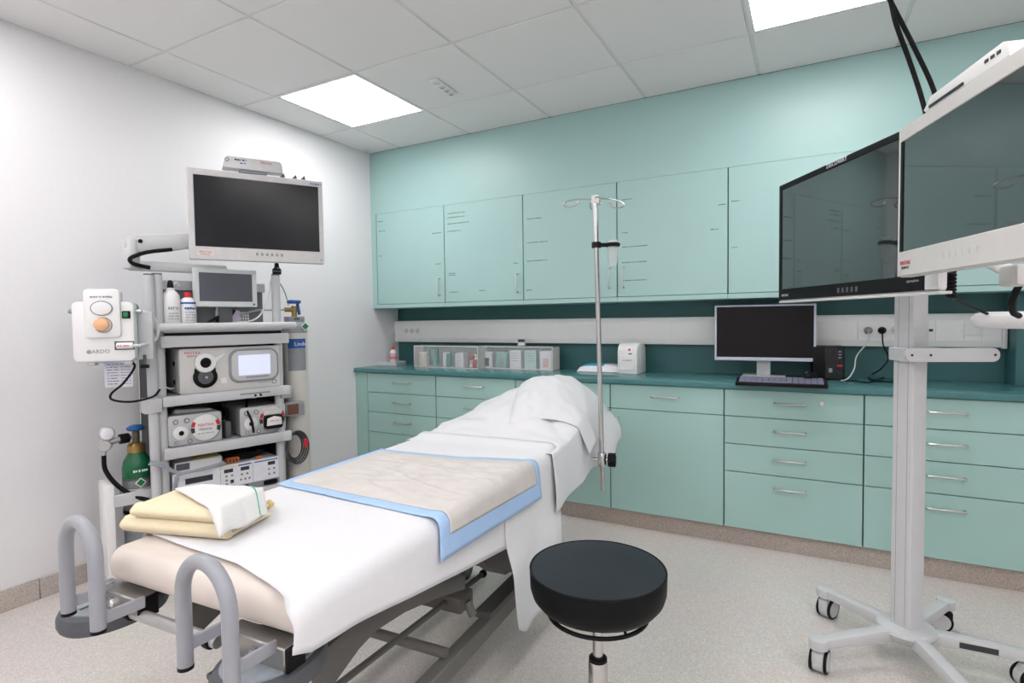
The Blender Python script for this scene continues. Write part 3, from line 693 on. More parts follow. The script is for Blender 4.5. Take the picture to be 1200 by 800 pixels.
# ------------------------------------------------------------------ stool
q = at(700, 667, 2, .545)
t = thing('round_stool', 'round black upholstered stool on a steel column in the foreground', 'stool', (q.x, q.y, 0))
ZS = .553; RS = .172
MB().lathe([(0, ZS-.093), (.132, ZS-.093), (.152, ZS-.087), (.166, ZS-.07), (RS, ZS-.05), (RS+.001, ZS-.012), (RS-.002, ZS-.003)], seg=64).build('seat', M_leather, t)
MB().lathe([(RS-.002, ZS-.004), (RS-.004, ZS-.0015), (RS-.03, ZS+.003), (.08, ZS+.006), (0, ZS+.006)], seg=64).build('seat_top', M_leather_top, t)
MB().tube([((RS-.0015)*math.cos(k*math.pi/32), (RS-.0015)*math.sin(k*math.pi/32), ZS-.003) for k in range(64)], .0032, 8, True, smooth=False).build('piping', M_leather, t)
rg = MB(); rg.tube([(0.126*math.cos(k*math.pi/24), 0.126*math.sin(k*math.pi/24), ZS-.116) for k in range(48)], .0055, 8, True, smooth=False)
for k in range(4):
    a = k*math.pi/2+.9; rg.tube([(0.126*math.cos(a), 0.126*math.sin(a), ZS-.116), (0.112*math.cos(a), 0.112*math.sin(a), ZS-.093)], .004, 6, smooth=False)
rg.build('lever_ring', M_black, t)
MB().cyl((0, 0, .26), (0, 0, ZS-.092), .0132, seg=24).build('gas_rod', M_steel, t)
MB().lathe([(0, .12), (.027, .12), (.0245, .305), (.022, .31), (0, .31)]).build('column', M_steel, t)
MB().lathe([(.0133, .308), (.0235, .308), (.0235, .315), (.019, .319), (.0133, .319)]).build('column_cap', M_black, t)
MB().lathe([(0, .085), (.045, .085), (.045, .115), (.03, .125), (0, .125)]).build('hub', M_steel, t)
for k in range(5):
    a = k*2*math.pi/5+.5; m = rotz(a)
    lg = MB().prism([(.03, .09), (.03, .115), (.25, .085), (.27, .075), (.27, .062), (.25, .065)], -.014, .014, 'y', .004, m).build('leg', M_steel, t)
    wh = MB()
    for s_ in (-1, 1): wh.cyl(m @ Vector((.255, s_*.007, .025)), m @ Vector((.255, s_*.02, .025)), .025, seg=18, bev=.003)
    wh.build('caster_wheel', M_black, lg)
    MB().cyl(m @ Vector((.262, 0, .04)), m @ Vector((.262, 0, .066)), .008, seg=10).build('caster_stem', M_black, lg)

# ------------------------------------------------------------------ examination bed
BF = Vector((1.84, -2.58, 0)); BA = math.radians(3)
BMX = Matrix.Translation(BF) @ rotz(BA)
def bw(x, y, z): return BMX @ Vector((x, y, z))
HW = .315; ZM = .682; ZU = .606          # half width, mattress top and underside
bed = thing('examination_bed', 'height-adjustable examination bed with cream mattress and grey tubular foot hoops', 'bed', BF, BA)
# mattress
def mattress(u_, v_):
    pass
mm = MB(); mm.box(-HW, HW, 0, 1.3, ZU, ZM, .032, 4); mo = mm.build('mattress', M_vinyl, bed)
for v in mo.data.vertices:      # soft, pinched front corners
    co_ = v.co
    if co_.y < .25:
        f = (1-co_.y/.25); co_.z -= .012*f*f*(abs(co_.x)/HW)**4; co_.y += .03*(abs(co_.x)/HW)**6*f
HA = math.radians(5)
hm = Matrix.Translation((0, 1.305, ZU)) @ Matrix.Rotation(HA, 4, 'X')
MB().box(-HW, HW, 0, .62, 0, .072, .03, 4, hm).build('head_mattress', M_vinyl, bed)
MB().box(-HW+.02, HW-.02, .01, .6, -.02, -.002, 0, 1, hm).build('head_board', M_frame, bed)
# frame under the mattress
for s_ in (-1, 1):
    MB().box(s_*.25-.02, s_*.25+.02, .06, 1.32, ZU-.046, ZU-.006, .003, 1).build('side_rail', M_frame, bed)
    MB().box(s_*(HW+.012)-.006, s_*(HW+.012)+.006, 1.25, 1.85, .62, .645, .002, 1).build('accessory_rail', M_steel, bed)
    for yy in (1.35, 1.7): MB().box(min(s_*.24, s_*(HW+.012)), max(s_*.24, s_*(HW+.012)), yy-.012, yy+.012, .6, .62).build('rail_bracket', M_steel, bed)
MB().box(-HW+.03, HW-.03, .45, .485, ZU-.04, ZU-.004, .003, 1).build('cross_rail', M_frame, bed)
MB().box(-HW+.04, HW-.04, 1.27, 1.31, ZU-.044, ZU-.004, .003, 1).build('cross_rail', M_frame, bed)
for xx, yy in ((.27, .1), (-.2, .1)): MB().cyl((xx, yy, ZU-.02), (xx, yy, ZU), .012, seg=14).build('rubber_stop', M_black, bed)
# foot brackets, discs and hoops
steelg = mat('zinc_bracket', '9d9b98', .3, .7)
for s_ in (-1, 1):
    x0 = -.33 if s_ < 0 else .11
    b_ = MB().box(x0, x0+.165, .0, .045, .545, .592, .003, 1).build('foot_bracket', steelg, bed)
    MB().box(x0+.165, x0+.172, .001, .044, .546, .591, .001, 1).build('end_cap', M_black, b_)
    MB().box(x0+.05, x0+.09, .03, .1, .56, .59, .002, 1).build('bracket_stem', M_frame, b_)
    cx, cy = (-.325, .045) if s_ < 0 else (.200, .035)
    pts = []
    n = 40; a0 = .10; 
    poly = [(cx+.092*math.copysign(abs(math.cos(2*math.pi*k/n))**.9, math.cos(2*math.pi*k/n)), cy+.112*math.sin(2*math.pi*k/n)) for k in range(n)]
    MB().prism(poly, .503, .546, 'z', .014).build('bumper_disc', M_dgrey, bed)
    d_ = MB().prism([(cx+(x-cx)*.84, cy+(y-cy)*.84) for x, y in poly], .538, .550, 'z', .002).build('bumper_plate', mat('bumper_top', '8d949c', .4), bed)
    MB().cyl((cx+.03, .05, .549), (cx+.03, .05, .566), .028, seg=20).build('pivot', steelg, d_)
    MB().box(cx-.004, cx+.004, -.03, .03, .549, .554).build('rib', mat('bumper_top', '8d949c', .4), d_)
    hx, hw_, r_ = (-.218, .0685, .0138) if s_ < 0 else (.170, .073, .0138)
    zf, zt = (.574, .781) if s_ < 0 else (.556, .766)
    HR = Matrix.Translation((hx, -.075, 0)) @ rotz(math.radians(-6)) @ Matrix.Translation((-hx, .075, 0))
    P = [(hx-hw_, -.075, zf), (hx-hw_, -.075, zt-hw_-.0)]
    P += [(hx-hw_*math.cos(math.radians(a)), -.075, zt-hw_+(hw_)*math.sin(math.radians(a))) for a in range(10, 180, 10)]
    P += [(hx+hw_, -.075, zt-hw_), (hx+hw_, -.075, zf)]
    P = [HR @ Vector(p_) for p_ in P]
    hp = MB().tube(P, r_, 20, smooth=False).build('foot_hoop', M_hoop, bed, 60)
    for dx in (-hw_, hw_):
        MB().cyl(HR @ Vector((hx+dx, -.075, zf-.006)), HR @ Vector((hx+dx, -.075, zf+.001)), r_*1.02, seg=20).build('end_cap', M_black, hp)
        MB().box(hx+dx-.004, hx+dx+.004, -.066, .012, .58, .605, .002, 1, HR).build('flat_bar', M_hoop, hp)
    for dx in (-.03, .03): MB().lathe([(.011, 0), (.011, .006), (.007, .01), (0, .01)], (hx+dx, -.0, .572), (0, -1, 0), 6).build('bolt', M_chrome, b_)
MB().tube([(-.2, .012, .552), (.08, .012, .552)], .0125, 14, smooth=False).build('foot_bar', M_silver, bed)
for xx in (-.2, .06): MB().cyl((xx-.012, .012, .552), (xx+.006, .012, .552), .0175, seg=16, bev=.003).build('bar_knob', M_black, bed)
# lifting mechanism and base
dk = mat('lift_grey', '5d5b58', .45)
for s_ in (-1, 1):
    x = s_*.22
    MB().prism([(.13, .42), (.13, .505), (.26, .515), (.45, .487), (.714, .418), (.713, .374), (.553, .419), (.414, .449), (.303, .46), (.243, .449), (.16, .416)], x-.016, x+.016, 'x', .002).build('scissor_arm', dk, bed)
    MB().cyl((s_*.15, .15, .336), (s_*.15, .981, .291), .009, seg=12).build('lift_rod', dk, bed)
    MB().ball((s_*.15, .981, .291), .014).build('rod_joint', M_black, bed)
    MB().cyl((x*.97, .69, .39), (x*.97, 1.28, .57), .011, seg=12).build('lift_link', dk, bed)
    br_ = MB().box(s_*.21-.022, s_*.21+.022, .15, 1.5, .14, .195, .003, 1).build('base_rail', M_frame, bed)
    for yy in (.2, 1.45):
        w_ = MB()
        for d in (-1, 1): w_.cyl((s_*.21+d*.008, yy, .05), (s_*.21+d*.026, yy, .05), .05, seg=24, bev=.006)
        w_.build('caster_wheel', M_dgrey, bed)
        MB().cyl((s_*.21, yy, .07), (s_*.21, yy, .142), .018, seg=14).build('caster_stem', M_lgrey, bed)
MB().box(.172, .232, .88, 1.3, .19, .215, .002, 1).build('rail_cover', dk, bed)
MB().cyl((-.21, .64, .21), (.21, .64, .21), .016, seg=16).build('cross_tube', M_frame, bed)
MB().cyl((-.21, .17, .17), (.21, .17, .17), .016, seg=16).build('cross_tube', M_frame, bed)
MB().cyl((-.21, 1.45, .17), (.21, 1.45, .17), .016, seg=16).build('cross_tube', M_frame, bed)
MB().box(.03, .205, .735, .815, .275, .325, .005, 2).build('actuator_motor', dk, bed)
MB().cyl((.205, .775, .30), (.225, .775, .26), .014, seg=14).build('actuator_rod', M_frame, bed)
MB().prism([(.886, .378), (.93, .42), (1.2, .40), (1.2, .24), (1.151, .228), (1.12, .26), (1.043, .271), (.99, .315), (.915, .349)], .12, .21, 'x', .003).build('lift_bracket', M_frame, bed)

# ---- cloths on the bed: arc-length drape over the mattress edge
RD = .035
def drape(s, off, flare=.0):
    """s: distance across from the centre line -> (x, z)"""
    sg = 1 if s >= 0 else -1; s = abs(s); flat = HW+off-RD; arc = RD*math.pi/2
    zt = ZM+off
    if s <= flat: return sg*s, zt
    if s <= flat+arc:
        a = (s-flat)/RD; return sg*(flat+RD*math.sin(a)), zt-RD+RD*math.cos(a)
    d = s-flat-arc
    return sg*(HW+off+flare*d), zt-RD-d
def nz(x, y, sc, amp): return noise.noise(Vector((x*sc, y*sc, 3.1)))*amp
def cloth(name, m, fn, nu, nv, label, cat, thick=.0015, sharp=80):
    o = MB().grid(lambda a, b: BMX @ Vector(fn(a, b)), nu, nv).build(name, m, None, sharp)
    md = o.modifiers.new('solid', 'SOLIDIFY'); md.thickness = thick; md.offset = 1
    return tag(o, label, cat)
def lerp(a, b, t_): return a+(b-a)*t_
def pw(x, xs, ys_):
    if x <= xs[0]: return ys_[0]
    for i in range(len(xs)-1):
        if x <= xs[i+1]: return lerp(ys_[i], ys_[i+1], (x-xs[i])/(xs[i+1]-xs[i]))
    return ys_[-1]
def smooth01(t_): t_ = max(0, min(1, t_)); return t_*t_*(3-2*t_)
def hemS(y):   # arc length at which the side hem of the foot sheet ends
    z = pw(y, [-.02, .02, .135, .53, .85, 1.1], [.605, .588, .58, .515, .468, .45])
    return HW+.003-RD+RD*math.pi/2+(ZM+.003-RD-z)
def sheet_a(a, b):
    sfull = lerp(-.36, .43, a)
    y0 = pw(sfull, [-.36, -.27, -.09, .1, .23, .30, .34, .43], [.115, .105, .085, .068, .035, .012, -.012, -.022])
    y = lerp(y0, 1.0, b)
    s = lerp(-.40, hemS(y), a)
    x, z = drape(s, .003, .03)
    z += nz(x, y, 5, .003) if abs(x) < HW-.03 else 0
    x += nz(z*2, y, 6, .003) if s > HW else 0
    if y < .02 and s < HW+.05: z -= .4*(.02-y)
    return x, y, z
cloth('bed_sheet', M_sheet, sheet_a, 60, 50, 'white sheet over the foot half of the bed, cream mattress showing at its end', 'sheet')
def sheet_b(a, b):
    s = lerp(-.36, .83-.05*max(0, 1-4*b)**2, a)
    y = lerp(.80, 1.28, b)+.05*a*b*0
    hang = max(0, s-HW-.02)
    y += .06*hang*(1-b)
    x, z = drape(s, .0065, .03)
    if hang > 0: x += (.010*math.sin(b*9+hang*3)+.012)*smooth01((hang-.16)/.12)
    else: z += .004*math.sin(y*9+x*3)*0+nz(x, y, 6, .002)
    # the tongue ends narrower and rounded
    if hang > .36: 
        k = (hang-.36)/.17; y = lerp(y, 1.02, .12*k*k)
    if y > 1.2 and hang == 0: z += .25*(y-1.2)
    return x, y, z
cloth('paper_sheet', M_paper, sheet_b, 70, 22, 'wide white paper strip across the bed, its end hanging beside the stool', 'sheet')
# incontinence pad: beige field inside a blue rim
PC = [(-.300, .500), (.422, .43), (.455, 1.075), (-.295, .980)]      # s,y of the corners
def padp(a, b, off):
    s0, y0 = PC[0]; s1, y1 = PC[1]; s2, y2 = PC[2]; s3, y3 = PC[3]
    s = lerp(lerp(s0, s1, a), lerp(s3, s2, a), b); y = lerp(lerp(y0, y1, a), lerp(y3, y2, a), b)
    y += .012*math.sin(a*7+b*2)*b-.03*b*(1-(2*a-1)**2)*0
    x, z = drape(s, off+.006*smooth01((abs(s)-HW+.05)/.06), .06)
    z += nz(x, y, 9, .0035) if abs(x) < HW-.02 else 0
    return x, y, z
pad = thing('absorbent_pad', 'crumpled beige absorbent pad with blue rim on the bed', 'pad', (0, 0, 0))
def part_cloth(name, m, fn, nu, nv):
    o = MB().grid(lambda a, b: BMX @ Vector(fn(a, b)), nu, nv).build(name, m, pad, 80)
    md = o.modifiers.new('solid', 'SOLIDIFY'); md.thickness = .0015; md.offset = 1
part_cloth('blue_backing', M_blue, lambda a, b: padp(a, b, .0085), 60, 40)
def field(a, b):
    a2_, b2_ = lerp(.03, .93, a), lerp(.07, .94, b)
    x, y, z = padp(a2_, b2_, .0105)
    e = min(a, 1-a, b, 1-b); k = min(1, e*6)
    z += k*(.003+abs(nz(x*.6, y*1.5, 11, .010))+nz(x, y, 25, .004)+.005*(1-min(1, abs(nz(x*.5+7, y*1.4, 6, 1))*9)))
    return x, y, z
part_cloth('absorbent_field', M_pad, field, 90, 70)

# raised head end: cover over the tilted headrest and pillow
def dome(x, y):
    k = smooth01((y-1.22)/.56)
    sh = max(0, 1-((x-.12)/(.44 if x < .12 else .235))**2)
    back = 1-.25*smooth01((y-1.85)/.12)
    return (.188*k*(.12+.88*sh))*back
def cover(a, b):
    y = lerp(1.20, 1.98, b); s = lerp(-.46, .63, a)
    edge = HW+.015
    if s < -edge:
        x = -edge-.02*(-s-edge)*2; z = ZM+.006+dome(-edge, y)-(-s-edge)*.9
    elif s > edge:
        h = (s-edge)/(.63-edge)
        z1 = ZM+.006+dome(edge, y); zh = pw(y, [1.2, 1.55, 1.75, 1.98], [.465, .50, .52, .60])
        x = edge+(.012+.052*smooth01((y-1.66)/.16))*math.sin(min(1, h*1.2)*math.pi*.5)+.006*math.sin(y*22)*h
        z = lerp(z1, zh, h)-.03*math.sin(h*math.pi)*0
    else: x = s; z = ZM+.006+dome(s, y)
    if abs(s) < edge:
        r_ = abs(nz(x+y*.6, y-x*.5, 7, 1)); z += .026*smooth01((y-1.25)/.2)*(r_)-.004
        z += .006*math.sin((x*.7+y)*26)*smooth01((y-1.25)/.1)*smooth01((1.75-y)/.3)
    if b > .93 and abs(s) < edge: z -= (b-.93)*2.2
    return x, y, z
cloth('head_cover', M_cover, cover, 90, 60, 'creased thin white cover over the raised head of the bed', 'cover')
def pillow_fn(sign):
    def f(a, b):
        # lies on the cover, right of the centre line, tip up
        u_, v_ = 2*a-1, 2*b-1
        x = .172+.19*u_-.04*v_+.03*u_*v_; y = 1.70+.235*v_+.06*u_
        e = max(0, (1-u_**6)*(1-v_**6))
        base = ZM+.012+dome(min(x, .33), y)-(max(0, x-.33)*2.6)-max(0, 1.42-y)*.15
        t_ = .026*e**.6*(1-.15*(u_*u_+v_*v_))
        z = base+(t_+abs(nz(x*1.2+y*.4, y, 13, .016))*e+.003 if sign > 0 else 0)
        return Vector((x, min(y, 1.94), z))
    return f
pmb = MB()
pmb.grid(lambda a, b: BMX @ pillow_fn(1)(a, b), 40, 40); pmb.grid(lambda a, b: BMX @ pillow_fn(-1)(a, b), 40, 40)
bmesh.ops.remove_doubles(pmb.bm, verts=pmb.bm.verts, dist=.0005)
tag(pmb.build('pillow', M_cover, None, 80), 'crisp white pillow lying slanted on the raised head of the bed', 'pillow')

# folded yellow gowns with a white cloth
def folded(name, label, x0, x1, y0, y1, z0, h, rz, m, nl=3):
    t = thing(name, label, 'gown', bw((x0+x1)/2, (y0+y1)/2, z0), BA+rz, 'folded yellow gowns')
    W_, D_ = (x1-x0)/2, (y1-y0)/2; lh = h/nl
    for k in range(nl):
        mb = MB(); ins = .004*k
        mb.box(-W_+ins*.5, W_-.006*(k % 2), -D_+ins, D_-.004*k, k*lh+.0003, (k+1)*lh-.0006, lh*.42, 3)
        o = mb.build('folded_layer', m, t, 60)
        for v in o.data.vertices: v.co.z += nz(v.co.x, v.co.y+k, 14, .0012)*0
    # front fold wraps the layers
    mb = MB(); n = 10
    prof = [(-D_+.006-.016*math.sin(math.pi*k/n), h*(k/n)) for k in range(n+1)] + [(-D_+.02, h), (-D_+.02, 0)]
    mb.prism(prof, -W_, W_, 'x').build('front_fold', m, t, 60)
    return t
def bl(px, py, z): v = BMX.inverted() @ at(px, py, 2, z); return v.x, v.y
def gown(label, flx, fly, W_, D_, z0, h):
    a = math.radians(13); cx = flx+W_/2*math.cos(a)-D_/2*math.sin(a); cy = fly+W_/2*math.sin(a)+D_/2*math.cos(a)
    return folded('folded_gown', label, cx-W_/2, cx+W_/2, cy-D_/2, cy+D_/2, z0, h, a, M_gown)
gown('lower of two folded yellow gowns on the foot of the bed', -.335, .075, .285, .165, ZM+.0075, .036)
gown('upper of two folded yellow gowns, half under a white cloth', -.305, .082, .235, .15, ZM+.0445, .031)
ZG = ZM+.076
CA, CB, CC, CD = bl(205, 576, ZG), bl(257, 619, ZM+.05), bl(314, 609, ZM+.012), bl(291, 579, ZM+.03)
def wcloth(a, b):
    x = lerp(lerp(CA[0], CD[0], a), lerp(CB[0], CC[0], a), b); y = lerp(lerp(CA[1], CD[1], a), lerp(CB[1], CC[1], a), b)
    # height: lies on the upper gown, falls to the sheet on the right and over its front
    lx = (x+.305)*math.cos(math.radians(13))+(y-.082)*math.sin(math.radians(13)); ly = -(x+.305)*math.sin(math.radians(13))+(y-.082)*math.cos(math.radians(13))
    out = max(0, lx-.238, -ly-.004, ly-.15)
    z = ZM+.014+(.068)*(1-smooth01(out/.045))
    k = smooth01(out/.03)
    return x, y+.004*math.sin(a*19)*b, z+abs(nz(x, y, 22, .004))+.004*k*(1+math.sin(y*70+x*40))
cloth('cleaning_cloth', mat('white_cloth', 'dfdfde', .9, bump=.2, scale=200, var=.01), wcloth, 44, 40, 'crumpled white cloth with a green edge thread over the yellow gowns', 'cloth')
o = bpy.data.objects['cleaning_cloth']
MB().tube([BMX @ (Vector(wcloth(.85+.04*math.sin(k*.25), k/14))+Vector((0, 0, .0035))) for k in range(0, 15)], .0016, 6).build('green_thread', mat('thread_green', '2fae8e', .6), o)
g0 = bl(312, 592, ZM+.02)
tag(MB().tube([bw(g0[0]+.009*math.cos(k*.9), g0[1]-.025+.05*k/12, ZM+.020+.006*math.sin(k*.9)) for k in range(13)], .006, 8).build('gown_tie', M_gown_d), 'rolled end of a yellow gown tie beside the white cloth', 'tie')

# ------------------------------------------------------------------ drip stand on the bed rail
px_ = .385
pb0, pt0 = bw(px_, 1.675, .42), bw(px_, 1.592, 1.695)
dv = (pt0-pb0)
def pz(f): return pb0+dv*f
def pzz(z): return pb0+dv*((z-pb0.z)/dv.z)
iv = thing('drip_stand', 'steel drip stand clamped to the right rail of the bed head', 'stand', (0, 0, 0))
MB().cyl(pb0, pzz(1.50), .0105, seg=16).build('lower_pole', M_steel, iv)
MB().cyl(pzz(1.495), pt0, .0125, seg=16).build('upper_pole', M_chrome, iv)
MB().cyl(pt0+Vector((0, 0, -.02)), pt0+Vector((0, 0, .012)), .016, seg=16, bev=.003).build('pole_cap', M_white, iv)
for a, L in ((175+28, .115), (15+28, .115), (280+28, .05), (100+28, .05)):
    a = math.radians(a); d_ = Vector((math.cos(a), math.sin(a), 0)); n_ = Vector((-d_.y, d_.x, 0)); z = Vector((0, 0, 1)); p = pt0-z*.004
    P = [p+d_*.01, p+d_*L*.5+z*.004-n_*.004, p+d_*L-z*.004+n_*.004, p+d_*(L+.018)-z*.018, p+d_*L-z*.03, p+d_*L*.72-z*.026+n_*.01, p+d_*L*.62-z*.008+n_*.012]
    MB().tube(P, .0032, 8).build('hook', M_steel, iv)
zc = 1.50; p = pzz(zc)
MB().lathe([(.011, -.012), (.02, -.012), (.02, .012), (.011, .012)], p).build('collar', M_black, iv)
cupd = Vector((math.cos(YAW), math.sin(YAW), 0))
MB().box(-.01, .10, -.012, .012, -.008, .008, .003, 1, Matrix.Translation(p) @ rotz(YAW)).build('clip', M_black, iv)
cp = MB(); cp.lathe([(0, -.094), (.013, -.091), (.022, -.072), (.024, .02), (.0225, .02), (.0205, -.07), (.012, -.087), (0, -.09)], p+cupd*.07)
cp.build('drip_cup', M_clear, iv)
MB().lathe([(.0235, -.008), (.0265, -.008), (.0265, .008), (.0235, .008)], p+cupd*.07).build('cup_ring', M_black, iv)
p = pzz(.56)
MB().lathe([(.0108, -.03), (.018, -.03), (.02, -.026), (.02, .026), (.018, .03), (.0108, .03)], p).build('clamp', M_steel, iv)
kd = Vector((math.cos(YAW-.25), math.sin(YAW-.25), 0))
MB().cyl(p+kd*.015, p+kd*.03, .009).build('clamp_screw', M_steel, iv)
n = 8; kn = MB(); kn.lathe([(0, 0), (.024, 0), (.027, .005), (.027, .03), (.022, .036), (0, .036)], p+kd*.026, kd, 24)
for k in range(6):
    a = k*math.pi/3; e1 = Vector((-kd.y, kd.x, 0)); kn.cyl(p+kd*.028+(e1*math.cos(a)+Vector((0, 0, math.sin(a))))*.024, p+kd*.06+(e1*math.cos(a)+Vector((0, 0, math.sin(a))))*.024, .0075, seg=10)
kn.build('clamp_knob', M_black, iv)
MB().cyl(p-kd*.015, p-kd*.06, .008, seg=12).build('rail_claw', M_steel, iv)

# ------------------------------------------------------------------ endoscopy cart by the left wall
CTH = math.radians(16.5); CR = math.pi/2-CTH
CO = Vector((.45, -1.845, 0)); CUX = Vector((math.sin(CTH), math.cos(CTH), 0)); CN = Vector((math.cos(CTH), -math.sin(CTH), 0))
def cw(u_, d, z): return CO+CUX*u_-CN*d+Vector((0, 0, z))
def cl(px, py, d):          # pixel -> (u, z) on the plane d behind the cart front
    r_ = ray(px, py); t_ = (-d-(CAM-CO).dot(CN))/r_.dot(CN); P = CAM+r_*t_; return (P-CO).dot(CUX), P.z
def cthing(name, label, cat, u_, d, z, group=None, extra=0): return thing(name, label, cat, cw(u_, d, z), CR+extra, group)
M_cart = mat('cart_grey', 'c3c4c7', .4, var=.015)
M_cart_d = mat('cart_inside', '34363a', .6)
cart = cthing('endoscopy_cart', 'light grey endoscopy cart with shelves and twin left posts by the white wall', 'cart', 0, 0, 0)
W0, W1, DC = -.0, .565, .42
for (u_, d, zt, zb) in ((-.018, .03, 1.40, .14), (.017, .045, 1.405, .14), (.537, .045, 1.425, .14), (.017, .40, 1.14, .14), (.54, .40, 1.14, .14)):
    po = MB().cyl((u_, d, zb), (u_, d, zt), .0205 if d < .2 else .015, seg=20).build('post', M_cart, cart)
    MB().cyl((u_, d, zt), (u_, d, zt+.006), .0195 if d < .2 else .0145, seg=20).build('post_cap', M_dgrey, po)
def shelf(z0, z1, lip=.045, u0=.012, u1=.572):
    s_ = MB(); s_.box(u0+.02, u1-.02, .012, DC, z1-.02, z1-.004); s_.build('shelf', M_cart, cart)
    f_ = MB(); f_.box(u0, u1, -.012, .012, z0, z1, .005, 2); o = f_.build('shelf_lip', M_cart, cart)
    for s2 in (0, 1): MB().box((u0-.002, u1-.045)[s2], (u0+.045, u1+.002)[s2], -.0135, .014, z0-.001, z1+.001, .006, 2).build('corner_cap', M_lgrey, o)
for z0, z1 in ((1.083, 1.133), (.823, .868), (.588, .636), (.335, .375)): shelf(z0, z1)
MB().box(.03, .55, .02, DC, 1.146, 1.158).build('top_shelf', M_cart, cart)
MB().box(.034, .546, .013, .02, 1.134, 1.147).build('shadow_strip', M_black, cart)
hb_ = MB(); hb_.cyl((-.012, -.035, 1.173), (.598, -.035, 1.173), .0175, seg=18, bev=.004)
hb_.build('push_handle', M_lgrey, cart)
for u_ in (.0, .55): MB().box(u_-.012, u_+.012, -.035, .05, 1.163, 1.183, .003, 1).build('handle_bracket', M_lgrey, cart)
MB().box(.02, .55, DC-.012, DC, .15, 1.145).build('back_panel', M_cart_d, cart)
MB().box(.04, .515, .165, .172, 1.16, 1.36).build('upper_panel', mat('panel_grey', '6c6e72', .5), cart)
MB().box(.03, .525, .15, .18, 1.345, 1.39, .003, 1).build('back_rail', M_cart, cart)
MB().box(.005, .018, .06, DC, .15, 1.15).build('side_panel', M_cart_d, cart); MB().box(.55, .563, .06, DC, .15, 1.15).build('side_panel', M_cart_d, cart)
# perforated white strips on the back panel
pf = mat('perforated_white', 'd8d8da', .5)
for (u0, u1, z0, z1, dd) in ((.10, .20, .775, .822, DC-.012), (.36, .47, .775, .822, DC-.012), (.13, .20, 1.165, 1.28, .165), (.34, .44, 1.165, 1.24, .165)):
    g = MB(); n = 8; cw_ = (u1-u0)/n; m_ = max(3, int((z1-z0)/cw_)); ch = (z1-z0)/m_
    for k in range(n+1): g.box(u0+k*cw_-.0025, u0+k*cw_+.0025, dd-.006, dd-.0005, z0, z1)
    for k in range(m_+1): g.box(u0, u1, dd-.006, dd-.0005, z0+k*ch-.0025, z0+k*ch+.0025)
    g.build('perforated_strip', pf, cart)
MB().box(-.03, .6, -.04, DC+.02, .085, .145, .012, 2).build('base', M_cart, cart)
for u_ in (.0, .57):
    for d in (.0, DC-.02):
        wq = MB()
        for s_ in (-1, 1): wq.cyl((u_+s_*.006, d, .045), (u_+s_*.024, d, .045), .045, seg=20, bev=.004)
        wq.build('caster_wheel', M_dgrey, cart)
        MB().cyl((u_, d, .06), (u_, d, .088), .014, seg=12).build('caster_stem', M_grey, cart)
MB().box(.33, .47, -.0135, -.012, .842, .850).build('rating_label', M_greyp, cart)
for u_ in (.40, .425): MB().cyl((u_, -.0145, .835), (u_, -.012, .835), .006, seg=12).build('port', M_black, cart)
# side rail block and left bracket
MB().box(-.06, .01, -.005, .06, .80, .865, .006, 2).build('post_clamp', M_lgrey, cart)
MB().box(.535, .60, .015, .05, .80, .86, .006, 2).build('post_clamp', mat('smoke_clamp', 'a9abad', .4), cart)
# monitor arm of the cart
MB().box(-.075, .33, .10, .145, 1.425, 1.468, .01, 2).build('arm_lower', M_lgrey, cart)
MB().cyl((.30, .122, 1.16), (.30, .122, 1.43), .022, seg=18).build('arm_post', M_lgrey, cart)
MB().cyl((-.06, .122, 1.43), (-.06, .122, 1.56), .033, seg=22, bev=.005).build('arm_elbow', M_lgrey, cart)
ua = MB(); ua.prism([(-.09, 1.52), (-.09, 1.565), (-.05, 1.578), (.20, 1.615), (.42, 1.65), (.42, 1.58), (.20, 1.545), (.05, 1.512), (-.03, 1.505)], .095, .15, 'y', .008)
uo = ua.build('arm_upper', M_lgrey, cart)
MB().cyl((-.03, .094, 1.553), (-.03, .09, 1.553), .009, seg=14).build('arm_bolt', M_black, uo)
MB().tube([(.09, .088, 1.525), (.0, .08, 1.507), (-.055, .075, 1.485), (-.075, .075, 1.468), (-.06, .075, 1.45), (.0, .08, 1.437)], .0085, 8).build('arm_cable', M_black, cart)
# big monitor
MTH = math.radians(31); MR = math.pi/2-MTH
ml = CAM.copy(); mlp = cw(cl(222, 305, .0)[0], .0, 1.478)
mu = Vector((math.sin(MTH), math.cos(MTH), 0))
WM = .59
mc_ = mlp+mu*(WM/2); mc_.z = 1.478
t = monitor('procedure_monitor', 'wide grey-rimmed monitor with black screen on the cart arm', mc_, MR, WM, .412, (.026, .022, .03, .06), mat('monitor_grey', 'c9c8c8', .4), M_screen, .06, edge=.006)
MB().box(-WM/2+.03, -WM/2+.10, -.001, .0005, .018, .046).build('badge', M_off, t)
text('brand_lettering', 'PENTAX', .0135, M_red, t, (-WM/2+.065, -.0014, .035)); text('brand_lettering', 'MEDICAL', .0095, M_red, t, (-WM/2+.065, -.0014, .024))
for k in range(6): MB().box(-.02+.022*k, -.01+.022*k, -.001, .0005, .028, .042, .001, 1).build('button', M_grey, t)
marks('model_lettering', 0.05, 0.008, M_labelblue, t, (WM/2-.035, -.0012, .394))
MB().cyl((WM/2-.015, -.0012, .02), (WM/2-.015, .0005, .02), .003, seg=10).build('power_light', M_darkp, t)
MB().box(-.06, .06, .058, .085, .1, .22, .004, 1).build('mount_plate', M_lgrey, t)
for k, xx in enumerate((.11, .165, .205)):
    MB().prism([(xx-.014, .4125), (xx+.012, .4125), (xx+.012, .42), (xx+.008, .436)], .02, .032, 'y', .001).build('cable_hook', M_dgrey, t)
mtop = mc_+Vector((0, 0, .4125))
t = thing('wireless_receiver', 'grey wedge-shaped receiver with red lettering on top of the cart monitor', 'receiver', mtop+mu*(-.02), MR)
